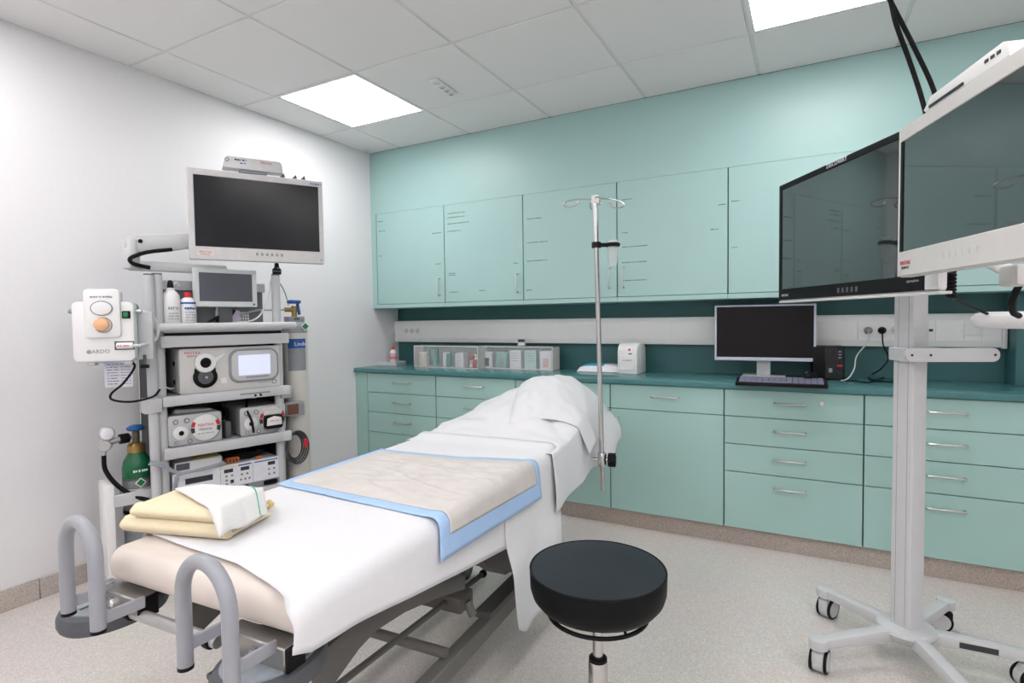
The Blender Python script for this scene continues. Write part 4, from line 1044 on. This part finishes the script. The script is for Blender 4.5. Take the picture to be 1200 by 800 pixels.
MB().box(-.06, .06, .0, .05, 0, .014, .002, 1).build('foot', M_grey, t)
MB().prism([(-.13, .014), (-.125, .04), (-.11, .068), (.115, .068), (.125, .06), (.13, .014)], -.01, .06, 'y', .003).build('case', mat('receiver_grey', 'cfcfd0', .4), t)
text('brand_lettering', 'PENTAX', .013, M_red, t, (.055, -.0105, .052)); marks('model_lettering', 0.05, 0.008, M_darkp, t, (-.055, -.0105, .054)); marks('model_lettering', 0.025, 0.007, M_labelblue, t, (-.045, -.0105, .04))
MB().tube([(-.112+.008*math.cos(k*math.pi/8), -.0105, .05+.008*math.sin(k*math.pi/8)) for k in range(16)], .0012, 6, True, smooth=False).build('symbol', M_darkp, t)

# things on the top shelf
ZTS = 1.159
u_ = cl(201, 375, .06)[0]
t = cthing('disinfectant_bottle', 'tall white bottle with black spout on the cart top', 'bottle', u_, .06, ZTS)
MB().lathe([(0, 0), (.036, 0), (.038, .005), (.038, .135), (.034, .158), (.024, .172), (.017, .178), (.017, .19), (0, .19)]).build('body', M_white, t)
MB().lathe([(0, .225), (.007, .224), (.011, .215), (.0135, .19), (0, .19)]).build('spout', M_black, t)
MB().tube([(.012, 0, .205), (.028, .01, .216), (.04, .015, .2)], .0035, 6).build('straw', M_white, t)
text('lettering', 'sero', .026, M_darkp, t, (0, -.0386, .1), sx=.95)
m_ = MB()
for k in range(3): note_line(m_, -.02, .02, .075-.012*k, -.0386, .004)
m_.build('small_print', M_greyp, t)
u_ = cl(221, 377, .05)[0]
t = cthing('cleaner_bottle', 'white bottle with blue label and red cap on the cart top', 'bottle', u_, .05, ZTS)
MB().lathe([(0, 0), (.029, 0), (.031, .004), (.031, .125), (.026, .14), (.014, .148), (.0, .148)]).build('body', M_white, t)
MB().lathe([(.0312, .004), (.0316, .004), (.0316, .012), (.0312, .012)]).build('label_band', M_labelblue, t)
MB().lathe([(.0312, .118), (.0316, .118), (.0316, .126), (.0312, .126)]).build('label_band', M_labelblue, t)
marks('lettering', 0.045, 0.011, M_labelblue, t, (0, -.0318, .098)); 
m_ = MB()
for k in range(5): note_line(m_, -.02, .02, .08-.012*k, -.0318, .004)
m_.build('small_print', M_greyp, t)
MB().lathe([(0, .172), (.013, .172), (.0145, .168), (.0145, .15), (0, .15)]).build('cap', M_red, t)
ua_, za = cl(228, 361, .05); ub_, zb = cl(302, 360, .05)
t = monitor('small_monitor', 'small grey touch display standing on the cart top below the big monitor', cw((ua_+ub_)/2, .05, 1.265), CR, .285, .182, (.024, .024, .022, .026), mat('pale_grey_case', 'cdd3d2', .4), M_lcd, .035)
MB().cyl((.125, -.001, .013), (.125, .0005, .013), .005, seg=14).build('power_ring', M_labelblue, t)
MB().box(-.03, .03, .02, .035, -.105, .05, .003, 1).build('stand_neck', M_dgrey, t); MB().box(-.1, .1, 0.0, .08, -.106, -.096, .003, 1).build('stand_foot', M_dgrey, t)
tag(MB().box(-.055, .055, -.003, .003, 0, .09, .001, 1, Matrix.Translation(cw(.335, .14, ZTS+.001)) @ rotz(CR)).build('folded_leaflet', M_purple), 'pale violet leaflet standing behind the small display', 'leaflet')
tag(MB().box(-.13, .15, -.05, .05, 0, .008, .002, 1, Matrix.Translation(cw(.32, .1, ZTS+.0005-.0)) @ rotz(CR)).build('flat_keyboard', M_white), 'flat white keyboard lying on the cart top', 'keyboard') if False else None
pts = [cw(.20, .085, ZTS+.012), cw(.23, .09, ZTS+.03), cw(.26, .085, ZTS+.05), cw(.29, .09, ZTS+.062), cw(.27, .095, ZTS+.03), cw(.31, .09, ZTS+.045), cw(.33, .085, ZTS+.075), cw(.29, .095, ZTS+.02), cw(.24, .09, ZTS+.012), cw(.3, .08, ZTS+.03), cw(.35, .09, ZTS+.09)]
tag(MB().tube(pts, .008, 8).build('cable_bundle', M_black), 'tangled black cable bundle on the cart top under the small display', 'cable')
tag(MB().tube([cw(.52, .06, 1.40), cw(.50, .04, 1.33), cw(.47, .03, 1.26), cw(.44, .03, 1.215), cw(.40, .04, 1.195), cw(.35, .07, 1.19)], .004, 8).build('white_lead', M_wcable), 'white lead hanging from the right cart post to the top shelf', 'lead')
t = cthing('camera_plug', 'black connector sticking up on the right cart post', 'connector', .545, .045, 1.432)
MB().lathe([(0, 0), (.02, 0), (.021, .004), (.021, .026), (.012, .034), (.01, .055), (0, .058)]).build('body', M_black, t)
MB().lathe([(.0212, .01), (.0222, .01), (.0222, .018), (.0212, .018)]).build('ring', M_dgrey, t)

# video processor
Z2 = .8645
t = cthing('video_processor', 'large off-white video processor with lit touch screen on the middle shelf', 'processor', .085, .02, Z2)
PW, PH = .45, .208
MB().box(0, PW, .012, .36, .004, PH, .006, 2).build('case', M_lgrey, t)
MB().prism(rrect(0, PW, .002, PH+.001, .010, 4), 0, .014, 'y', .003).build('front_panel', M_off, t)
text('brand_lettering', 'PENTAX', .018, M_red, t, (.055, -.0008, PH-.02)); text('brand_lettering', 'MEDICAL', .011, M_darkp, t, (.055, -.0008, PH-.034))
MB().prism(rrect(.208, PW-.008, .036, PH-.010, .045, 8), -.010, .001, 'y', .004).build('screen_surround', M_grey, t)
MB().prism(rrect(.218, PW-.018, .046, PH-.02, .038, 8), -.0125, -.009, 'y', .001).build('screen_bezel', M_lgrey, t)
MB().box(.248, PW-.052, -.0138, -.012, .07, PH-.04).build('touch_screen', M_lit, t)
MB().box(.28, .39, -.0135, -.012, .056, .063).build('screen_strip', M_greyp, t)
sk_ = MB(); sk_.prism([(x, z) for x, z in oval(.105, .075, .052, .05, 32)], -.008, .001, 'y', .003); sk_.prism(rrect(.06, .15, .07, .12, .01, 3), -.006, .001, 'y', .002); so = sk_.build('light_socket', M_black, t)
MB().lathe([(0, .010), (.012, .010), (.014, .004), (.03, .003), (.033, .0)], (.105, -.008, .075), (0, -1, 0)).build('socket_ring', M_dgrey, so)
MB().lathe([(0, .004), (.006, .004), (.006, .0)], (.105, -.0175, .075), (0, -1, 0), 14).build('socket_pin', M_silver, so)
ds = MB(); ds.lathe([(.024, .014), (.043, .012), (.047, .006), (.047, 0), (.024, 0)], (.105, -.004, .142), (0, -1, 0), 32)
do = ds.build('connector_dial', M_white, t)
MB().prism([(.135, .15), (.14, .163), (.185, .183), (.191, .179), (.15, .142)], -.016, -.006, 'y', .002).build('dial_lever', M_white, do)
MB().lathe([(0, .003), (.010, .004), (.014, .009), (.024, .009), (.024, 0)], (.105, -.004, .142), (0, -1, 0), 24).build('dial_core', M_black, do)
MB().box(.172, .197, -.001, .0005, .04, .065).build('sticker', M_white, t)
MB().lathe([(.009, .0008), (.011, .0008), (.011, 0), (.009, 0)], (PW-.03, 0, .028), (0, -1, 0)).build('power_ring', M_darkp, t)
m_ = MB(); note_line(m_, PW-.11, PW-.05, .028, -.0005, .003); m_.build('small_print', M_greyp, t)
for z in (.045, .13): MB().box(-.001, .001, .07, .1, z, z+.02).build('side_plug', M_black, t)
for u_ in (.03, .42):
    for d in (.04, .33): MB().cyl((u_, d, 0), (u_, d, .005), .012, seg=12).build('foot', M_dgrey, t)
tag(MB().tube([cw(.05, .10, Z2+.205), cw(.035, .07, Z2+.18), cw(.026, .05, Z2+.12), cw(.03, .05, Z2+.05), cw(.06, .07, Z2+.03), cw(.078, .09, Z2+.03)], .004, 8).build('white_loop_lead', M_wcable), 'white lead looping beside the video processor', 'lead')

# two light sources on the lower shelf
Z3 = .633
def light_source(u0, label, extra, flap):
    t = cthing('light_source', label, 'light source', u0, .03, Z3, 'light sources on the lower shelf')
    LW, LH = .222, .142
    MB().box(0, LW, .01, .30, .004, LH, .012, 3).build('case', M_silver, t)
    MB().prism(rrect(0, LW, .002, LH-.002, .012, 4), 0, .012, 'y', .003).build('front_panel', mat('pale_silver', 'c4c5c7', .35, .2), t)
    cx, cz, R_ = .152, .072, .066
    MB().lathe([(R_-.004, .006), (R_, .004), (R_, 0), (R_-.004, 0)], (cx, 0, cz), (0, -1, 0), 40).build('ring', M_silver, t)
    dc = MB().lathe([(0, .004), (R_-.008, .004), (R_-.005, .002), (R_-.005, 0)], (cx, 0, cz), (0, -1, 0), 40).build('round_door', M_white if not flap else M_off, t)
    for s_ in (-1, 1):
        for a0, m_, in ((8, M_red), (-20, M_darkp)):
            pl_ = []
            for k in range(7):
                a = math.radians(a0+k*4); pl_.append((cx+s_*(R_-.003)*math.cos(a), cz+(R_-.003)*math.sin(a)))
            for k in range(6, -1, -1):
                a = math.radians(a0+k*4); pl_.append((cx+s_*(R_-.018)*math.cos(a), cz+(R_-.018)*math.sin(a)))
            MB().prism(pl_, -.0062, -.004, 'y').build('ring_mark', m_, t)
    if flap:
        fp = MB().prism(rrect(cx-.045, cx+.045, cz-.048, cz+.02, .014, 4), -.03, -.003, 'y', .004).build('connector_block', M_black, t)
        MB().prism([(cx-.038, cz-.03), (cx+.038, cz-.03), (cx+.034, cz+.006), (cx, cz+.016), (cx-.034, cz+.006)], -.033, -.03, 'y', .001).build('connector_face', M_white, fp)
        MB().prism(rrect(cx-.044, cx+.044, cz+.022, cz+.046, .005, 3), -.02, -.003, 'y', .002).build('connector_top', M_off, fp)
        text('brand_lettering', 'PENTAX', .012, M_red, t, (cx, -.0336, cz-.008))
    else:
        text('brand_lettering', 'PENTAX', .018, M_red, t, (cx, -.0048, cz+.012)); text('brand_lettering', 'MEDICAL', .014, M_darkp, t, (cx, -.0048, cz-.008))
        m_ = MB(); note_line(m_, cx-.035, cx+.035, cz-.026, -.0045, .004); m_.build('small_print', M_greyp, t)
    kx, kz = .05, .06
    MB().lathe([(0, .008), (.022, .008), (.03, .005), (.032, 0)], (kx, 0, kz), (0, -1, 0), 28).build('knob_ring', M_white, t)
    MB().lathe([(0, .014), (.009, .014), (.011, .008)], (kx, 0, kz), (0, -1, 0), 18).build('socket', M_black, t)
    for (x, z, r_) in ((.03, .112, .012), (.075, .114, .012), (.03, .018, .008), (.085, .018, .011)):
        b_ = MB().lathe([(0, .004), (r_*.8, .004), (r_, .002), (r_, 0)], (x, 0, z), (0, -1, 0), 18).build('button', M_grey, t)
        MB().lathe([(0, .005), (r_*.5, .005), (r_*.5, .003)], (x, 0, z), (0, -1, 0), 12).build('button_centre', M_lgrey, b_)
    for u_ in (.02, .2):
        for d in (.03, .27): MB().cyl((u_, d, 0), (u_, d, .005), .01, seg=10).build('foot', M_dgrey, t)
    return t
light_source(.035, 'left silver light source with round white door and red lettering', 0, False)
light_source(.340, 'right silver light source with a plug block in its round door', 0, True)
tag(MB().prism(rrect(0, .16, 0, .10, .006, 3), 0, .018, 'z', .003, Matrix.Translation(cw(.075, .08, Z3+.1425)) @ rotz(CR+math.radians(5)) @ Matrix.Rotation(math.radians(4), 4, 'Y')).build('instruction_folder', mat('folder_grey', 'bfc0c2', .4)), 'grey booklet lying on the left light source', 'booklet')
tag(MB().tube([cw(.43, .22, Z3+.18), cw(.40, .10, Z3+.165), cw(.375, .04, Z3+.13), cw(.385, .008, Z3+.08), cw(.392, .006, Z3+.03), cw(.395, .012, Z3+.02)], .006, 8).build('light_lead', M_black), 'black lead curving over the front of the right light source', 'lead')
tag(MB().tube([cw(.27, .12, Z3+.19), cw(.29, .1, Z3+.15), cw(.31, .14, Z3+.1), cw(.285, .12, Z3+.06), cw(.30, .1, Z3+.02)], .009, 8).build('dark_hose', M_black), 'dark hose hanging between the two light sources', 'hose')
tag(MB().box(-.012, .014, 0, .12, 0, .08, .004, 2, Matrix.Translation(cw(.292, .05, Z3+.001)) @ rotz(CR)).build('power_adapter', M_dgrey), 'dark grey adapter box between the two light sources', 'adapter')

# electrosurgical unit, flat box, cable pile
Z4 = .372
t = cthing('surgical_generator', 'wide white electrosurgical generator with displays on the lowest shelf', 'generator', .045, .03, Z4)
MB().box(0, .475, .008, .34, .004, .135, .004, 2).build('case', M_lgrey, t)
MB().box(0, .475, 0, .010, .002, .137, .003, 1).build('front_panel', M_pale, t)
MB().box(.0, .475, -.001, .004, .002, .03).build('lower_strip', M_grey, t)
for x0, x1, m_ in ((.20, .278, mat('pale_yellow', 'e6d7a8', .5)), (.28, .34, M_labelblue), (.355, .47, mat('steel_blue', '4a7fae', .5))): MB().box(x0, x1, -.001, .001, .123, .129).build('colour_strip', m_, t)
MB().box(.05, .165, -.0015, .001, .082, .108).build('display', M_darkp, t)
for x0, x1, z in ((.215, .255, .1), (.29, .33, .098), (.42, .455, .1)): MB().box(x0, x1, -.0015, .001, z, z+.017).build('display', M_darkp, t)
for x, z in ((.225, .084), (.25, .084), (.225, .064), (.225, .046), (.295, .08), (.32, .08), (.29, .055), (.31, .055), (.33, .055), (.425, .08), (.45, .08), (.425, .055), (.45, .055), (.05, .062), (.05, .045)):
    MB().cyl((x, -.002, z), (x, .001, z), .0055, seg=12).build('button', M_greyp, t)
MB().box(.242, .257, -.0025, .001, .047, .063).build('button_square', M_darkp, t)
MB().box(.198, .199, -.0012, .001, .03, .132).build('panel_joint', M_grey, t); MB().box(.346, .347, -.0012, .001, .03, .132).build('panel_joint', M_grey, t)
for x in (.29, .43): MB().prism(rrect(x-.035, x+.035, .004, .026, .01, 4), -.006, .001, 'y', .002).build('outlet', M_black, t)
for u_ in (.03, .44):
    for d in (.04, .3): MB().cyl((u_, d, 0), (u_, d, .005), .012, seg=12).build('foot', M_dgrey, t)
ZE = Z4+.138
t = cthing('flat_device', 'flat white device box lying on the electrosurgical generator', 'device', .06, .05, ZE)
MB().box(0, .2, 0, .16, 0, .045, .003, 1).build('case', M_white, t); MB().box(.005, .06, -.001, .002, .008, .038).build('dark_inset', M_dgrey, t); MB().box(.08, .2, .02, .14, .0445, .047).build('yellow_label', mat('label_yellow', 'cfc06a', .6), t)
t = None
for k, (dx, col_) in enumerate(((0, M_black), (.004, M_black), (-.004, M_black))):
    tag(MB().tube([cw(.39+dx+(.085+.012*k)*math.cos(a*math.pi/6), .15+(.07+.008*k)*math.sin(a*math.pi/6), ZE+.010+.011*k+.002*math.sin(a*2+k)) for a in range(12)], .006, 8, True).build('coiled_lead', col_), 'black lead coil on the generator, %s of three' % ('lowest', 'middle', 'topmost')[k], 'lead', 'lead coils on the generator')
t = cthing('orange_connector', 'orange plug block on the coiled leads of the generator', 'connector', .315, .065, ZE+.002)
MB().box(-.03, .025, -.012, .02, 0, .022, .004, 2).build('body', M_orange, t)
for k in range(3): MB().box(-.022+.014*k, -.014+.014*k, -.014, -.010, .004, .018).build('slot', M_darkp, t)
tag(MB().box(-.014, .014, -.008, .008, 0, .012, .003, 1, Matrix.Translation(cw(.43, .05, ZE)) @ rotz(CR)).build('orange_clip', M_orange), 'small orange clip right of the orange plug block', 'clip')
for k in range(4):
    P = [cw(-.05-.02*k*.3, -.02, .60-.012*k), cw(-.01, -.03, .585-.014*k), cw(.06, -.02, ZE+.018-.004*k), cw(.16, -.012, ZE+.012+.004*k), cw(.26, .02, ZE+.012+.006*k)]
    if k > 1: P = [cw(.03+.01*k, -.025, .38), cw(.02+.008*k, -.03, .45), cw(.025+.008*k, -.035, .50), cw(.06, -.03, ZE-.002+.006*k), cw(.18, -.012, ZE+.01), cw(.25, .01, ZE+.012+.004*k)]
    tag(MB().tube(P, .005, 8).build('grey_hose', M_cable), ('upper grey hose sweeping left past the cart posts', 'second grey hose sweeping left past the cart posts', 'grey hose dropping at the front left of the generator', 'innermost grey hose dropping at the front left of the generator')[k], 'hose', 'grey hoses at the generator')

# ------------------------------------------------------------------ suction pump on the cart's left side
PTH = math.radians(42); PR = math.pi/2-PTH
pu = Vector((math.sin(PTH), math.cos(PTH), 0)); pn = Vector((math.cos(PTH), -math.sin(PTH), 0))
base = cw(-.20, -.07, 1.04)
t = thing('suction_pump', 'white suction pump with round gauge and peach knob hung left of the cart', 'pump', base, PR)
PWD, PHT = .21, .24
MB().prism(rrect(-PWD/2, PWD/2, 0, PHT, .02, 5), 0, .05, 'y', .006).build('front_shell', M_white, t)
MB().prism(rrect(-PWD/2+.004, PWD/2-.002, .004, PHT-.004, .018, 5), .05, .085, 'y', .003).build('back_shell', M_teal_sw, t)
MB().prism(rrect(-.062, .062, .095, PHT+.05, .018, 5), -.012, .03, 'y', .006).build('control_panel', M_white, t)
MB().prism(oval(-.0, .213, .038, .03), -.0155, -.010, 'y', .001).build('gauge_ring', M_greyp, t)
g_ = MB().prism(oval(-.0, .213, .034, .026), -.0168, -.012, 'y', .001).build('gauge_face', M_white, t)
MB().lathe([(0, .022), (.018, .022), (.024, .018), (.026, 0)], (0, -.012, .148), (0, -1, 0), 28).build('vacuum_knob', M_peach, t)
MB().lathe([(.026, .001), (.031, .001), (.031, 0), (.026, 0)], (0.004, -.012, .146), (0, -1, 0), 28).build('knob_scale', M_greyp, t)
sw = MB().box(.066, .094, -.006, .002, .172, .202, .002, 1).build('switch_frame', M_black, t)
MB().box(.070, .088, -.010, -.004, .177, .197, .002, 1).build('switch_rocker', M_green_sw, sw)
text('brand_lettering', 'ARDO', .022, M_greyp, t, (-.012, -.0006, .04)); MB().cyl((-.052, -.001, .04), (-.052, .001, .04), .008, seg=16).build('brand_dot', M_greyp, t)
marks('panel_lettering', 0.075, 0.008, M_greyp, t, (0, -.0126, .258))
po_ = MB().box(.035, .103, -.001, .003, .045, .08, .001, 1).build('jar_port', M_dgrey, t)
MB().cyl((.045, -.006, .062), (.10, -.006, .062), .013, seg=16).build('filter', M_white, po_)
m_ = MB(); note_line(m_, .05, .09, .062, -.0195, .006); m_.build('filter_print', M_pinkp, po_)
MB().cyl((PWD/2-.002, .03, .2), (PWD/2+.022, .03, .2), .009, seg=12).build('side_knob', M_silver, t)
MB().cyl((-PWD/2-.02, .04, .205), (-PWD/2+.005, .04, .195), .009, seg=12).build('side_knob', M_grey, t)
for x in (-.05, .075): MB().box(x-.014, x+.014, .01, .05, -.016, .003, .003, 1).build('foot', M_lgrey, t)
MB().box(-.06, .08, .012, .08, -.006, .002).build('blue_underside', mat('pale_blue', 'a8c4d6', .5), t)
MB().box(PWD/2-.02, PWD/2+.05, .06, .09, .0, .2, .003, 1).build('mount_bracket', M_lgrey, t)
MB().cyl((PWD/2+.02, .05, -.02), (PWD/2+.02, .05, .02), .006, seg=10).build('clamp_screw', M_dgrey, t)
MB().cyl((PWD/2+.005, .05, -.028), (PWD/2+.035, .05, -.028), .008, seg=10).build('clamp_handle', M_black, t)
def pp_(x, y, z): return base+pu*x-pn*y+Vector((0, 0, z))
tag(MB().tube([pp_(.10, -.006, .062), pp_(.125, -.005, .062), cw(-.03, -.04, 1.11), cw(-.008, -.045, 1.14), cw(-.012, -.045, 1.20), cw(-.04, -.04, 1.235), cw(-.075, -.035, 1.245)], .007, 8).build('suction_hose', M_wcable), 'clear white hose curving from the pump past the cart posts', 'hose')
tag(MB().tube([pp_(.085, .03, -.006), pp_(.095, .02, -.03), pp_(.06, -.0, -.09), pp_(.02, -.01, -.13), pp_(.025, -.01, -.155), pp_(.09, -.02, -.165), cw(-.03, -.02, .875), cw(.0, -.018, .905)], .0045, 8).build('pump_cord', M_black), 'black cord sagging from the pump to the cart', 'cord')
t = thing('information_card', 'printed white card hanging under the suction pump', 'card', pp_(.03, .055, -.006-.105), PR)
MB().box(-.05, .05, 0, .003, 0, .105, .001, 1).build('card', mat('plastic_card', 'd4d3dc', .5), t)
m_ = MB()
for k in range(8): note_line(m_, -.04, -.005 if k % 2 else .0, .095-.0115*k, -.0006, .004); note_line(m_, .008, .042, .095-.0115*k, -.0006, .003)
m_.build('print', mat('violet_print', '6d6a90', .6), t)

# ------------------------------------------------------------------ green oxygen bottle left of the cart
oc = cw(-.062, .16, 0)
t = thing('oxygen_cylinder', 'grey oxygen cylinder with green shoulder and blue handwheel left of the cart', 'gas cylinder', (oc.x, oc.y, .10), CR)
R_ = .058
MB().lathe([(0, 0), (R_, 0), (R_, .405), (R_-.001, .406)], seg=32).build('body', M_gcyl, t)
MB().lathe([(R_, .395), (R_, .45), (R_-.006, .478), (R_-.022, .505), (.032, .515), (.03, .525), (0, .525)], seg=32).build('shoulder', M_green, t)
MB().lathe([(.036, .515), (.036, .545), (.028, .555), (0, .555)], seg=24).build('neck_ring', M_brass, t)
va = MB().cyl((0, 0, .55), (0, 0, .615), .014, seg=16).build('valve', mat('bronze', '6d6555', .4, .6), t)
MB().lathe([(0, .61), (.03, .612), (.036, .618), (.036, .626), (.026, .634), (0, .638)], seg=8).build('handwheel', M_bluep, t)
MB().box(-.03, .018, -.0586, -.0575, .452, .468).build('lettering_plate', M_pale, t) if False else marks('lettering', 0.055, 0.012, M_pale, t, (0, -.0595, .438))
MB().prism([(-.022, .385), (0, .363), (.022, .385), (0, .407)], -.0602, -.0585, 'y').build('diamond_edge', M_white, t)
MB().prism([(-.017, .385), (0, .368), (.017, .385), (0, .402)], -.0612, -.0600, 'y').build('hazard_diamond', M_green_sw, t)
MB().lathe([(R_+.0004, .245), (R_+.001, .245), (R_+.001, .262), (R_+.0004, .262)], seg=32).build('label_band', M_black, t)
rg_ = MB(); rg_.cyl((-.012, 0, .583), (-.05, -.01, .583), .01, seg=14); rg_.build('regulator_stem', M_silver, t)
MB().cyl((-.028, -.006, .583), (-.066, -.014, .583), .022, seg=18, bev=.004).build('regulator_nut', M_black, t)
MB().cyl((-.066, -.014, .583), (-.13, -.03, .572), .014, seg=16).build('regulator_body', M_silver, t)
MB().lathe([(0, .014), (.02, .014), (.024, .01), (.024, -.012), (0, -.012)], (-.118, -.03, .565), (-.3, -1, 0)).build('regulator_chamber', M_silver, t)
ga = MB().lathe([(0, .012), (.026, .012), (.03, .009), (.03, -.012), (0, -.012)], (-.112, -.03, .618), (0, -1, 0)).build('gauge', M_silver, t)
MB().lathe([(0, .0128), (.022, .0128), (.024, .012)], (-.112, -.03, .618), (0, -1, 0)).build('gauge_face', M_pale, ga)
MB().cyl((-.125, -.03, .52), (-.122, -.03, .55), .009, seg=12).build('hose_tail', M_silver, t)
MB().tube([(-.125, -.03, .525), (-.122, -.035, .46), (-.085, -.05, .39), (-.03, -.075, .335), (.03, -.09, .30), (.06, -.09, .25)], .0095, 10).build('gas_hose', M_black, t)
# cylinder holder belonging to the cart
for nm, mb_, m_ in (('holder_ring', MB().lathe([(R_+.004, .40), (R_+.010, .40), (R_+.010, .46), (R_+.004, .46)], seg=32), M_lgrey), ('holder_strap', MB().box(-.11, .05, -.085, -.071, .40, .455, .004, 1), M_lgrey),
                    ('holder_plate', MB().box(-.135, -.10, -.085, .07, .09, .50, .006, 2), M_white), ('holder_foot', MB().box(-.135, .06, -.085, .08, .083, .098, .004, 1), M_lgrey)):
    o = mb_.build(nm, m_, cart); o.location = (-.062, .16, 0)

# tall white gas cylinder right of the cart
u_ = (cl(334, 470, .15)[0]+cl(361, 470, .15)[0])/2; RC = (cl(361, 470, .15)[0]-cl(334, 470, .15)[0])/2
gc = cw(u_, .15, 0)
t = thing('gas_cylinder', 'tall off-white gas cylinder with blue label and handwheel right of the cart', 'gas cylinder', gc, CR)
M_cyl = mat('cylinder_white', 'cfccc6', .45, var=.02)
MB().lathe([(0, 0), (RC, 0), (RC+.001, .02), (RC+.001, 1.13), (RC, 1.135)], seg=36).build('body', M_cyl, t)
MB().lathe([(RC+.001, 1.13), (RC+.001, 1.165), (RC-.012, 1.185), (RC-.025, 1.19), (0, 1.19)], seg=36).build('shoulder', M_grey, t)
MB().box(-.045, .045, -.03, .03, 1.189, 1.218, .004, 2).build('valve_guard', M_grey, t)
marks('lettering', 0.03, 0.011, M_darkp, t, (0, -.0308, 1.205))
MB().cyl((0, 0, 1.215), (0, 0, 1.275), .014, seg=14).build('valve', M_brass, t)
MB().cyl((-.05, -.0, 1.255), (.02, 0, 1.255), .012, seg=14).build('valve_outlet', M_brass, t)
MB().cyl((.02, -.02, 1.23), (.02, 0.0, 1.285), .008, seg=10).build('blue_stem', M_bluep, t)
MB().lathe([(0, 1.288), (.03, 1.288), (.036, 1.292), (.036, 1.302), (.03, 1.307), (0, 1.307)], seg=12).build('handwheel', mat('blue_wheel', '1f4f9e', .35), t)
MB().tube([(-.05, 0, 1.255), (-.12, -.01, 1.253), (-.2, -.01, 1.25), (-.3, .0, 1.22)], .005, 8).build('gas_pipe', M_silver, t)
MB().tube([(-.03, 0, 1.28), (-.045, 0, 1.34), (-.07, .0, 1.39), (-.1, 0.02, 1.43)], .003, 6).build('thin_pipe', M_greyp, t)
def wrap(a0, a1, z0, z1, off=.0012):
    return lambda a, b: Vector(((RC+off)*math.sin(math.radians(lerp(a0, a1, a))), -(RC+off)*math.cos(math.radians(lerp(a0, a1, a))), lerp(z0, z1, b)))
MB().grid(wrap(-58, 30, 1.05, 1.10), 12, 2).build('blue_label', M_labelblue, t)
MB().grid(wrap(-58, 30, .93, 1.05), 12, 2).build('grey_label', M_grey, t)
text('lettering', 'Linde', .03, M_pale, t, (.0, -RC-.0022, 1.072))
MB().prism([(-.024+.03, 1.165), (.03, 1.141), (.054, 1.165), (.03, 1.189)], -.066, -.0625, 'y', 0, Matrix.Translation((0, .0, 0))).build('diamond_edge', M_white, t)
MB().prism([(.012, 1.165), (.03, 1.147), (.048, 1.165), (.03, 1.183)], -.0675, -.0658, 'y').build('hazard_diamond', M_green_sw, t)
bx_ = cl(345, 490, .06)
t = cthing('wall_box', 'small grey bracket box with brown inset at the right of the cart', 'box', bx_[0], .06, .70)
MB().box(-.05, .05, -.02, .02, 0, .07, .004, 1).build('case', M_grey, t); MB().box(-.045, .015, -.021, -.019, .008, .062).build('inset', mat('brown_inset', '6b4436', .6), t)
q = cl(349, 524, .02)
for k in range(4):
    P = [cw(q[0]+(.058-.006*k)*math.cos(a*math.pi/7+.3*k), .02+.012*k, q[1]+(.085-.007*k)*math.sin(a*math.pi/7+.3*k)) for a in range(14)]
    tag(MB().tube(P, .0045, 8, True).build('hanging_lead', mat('dark_lead', '3c3f42', .5)), 'dark lead loop hanging at the cart right, loop %s' % ('nearest the viewer', 'second from the viewer', 'third from the viewer', 'furthest back')[k], 'lead', 'hung lead loops')
tag(MB().box(-.008, .008, -.012, .006, -.022, .022, .002, 1, Matrix.Translation(cw(q[0]+.035, .005, q[1]+.02)) @ rotz(CR)).build('red_clip', M_red), 'red clip on the hung lead loops', 'clip')
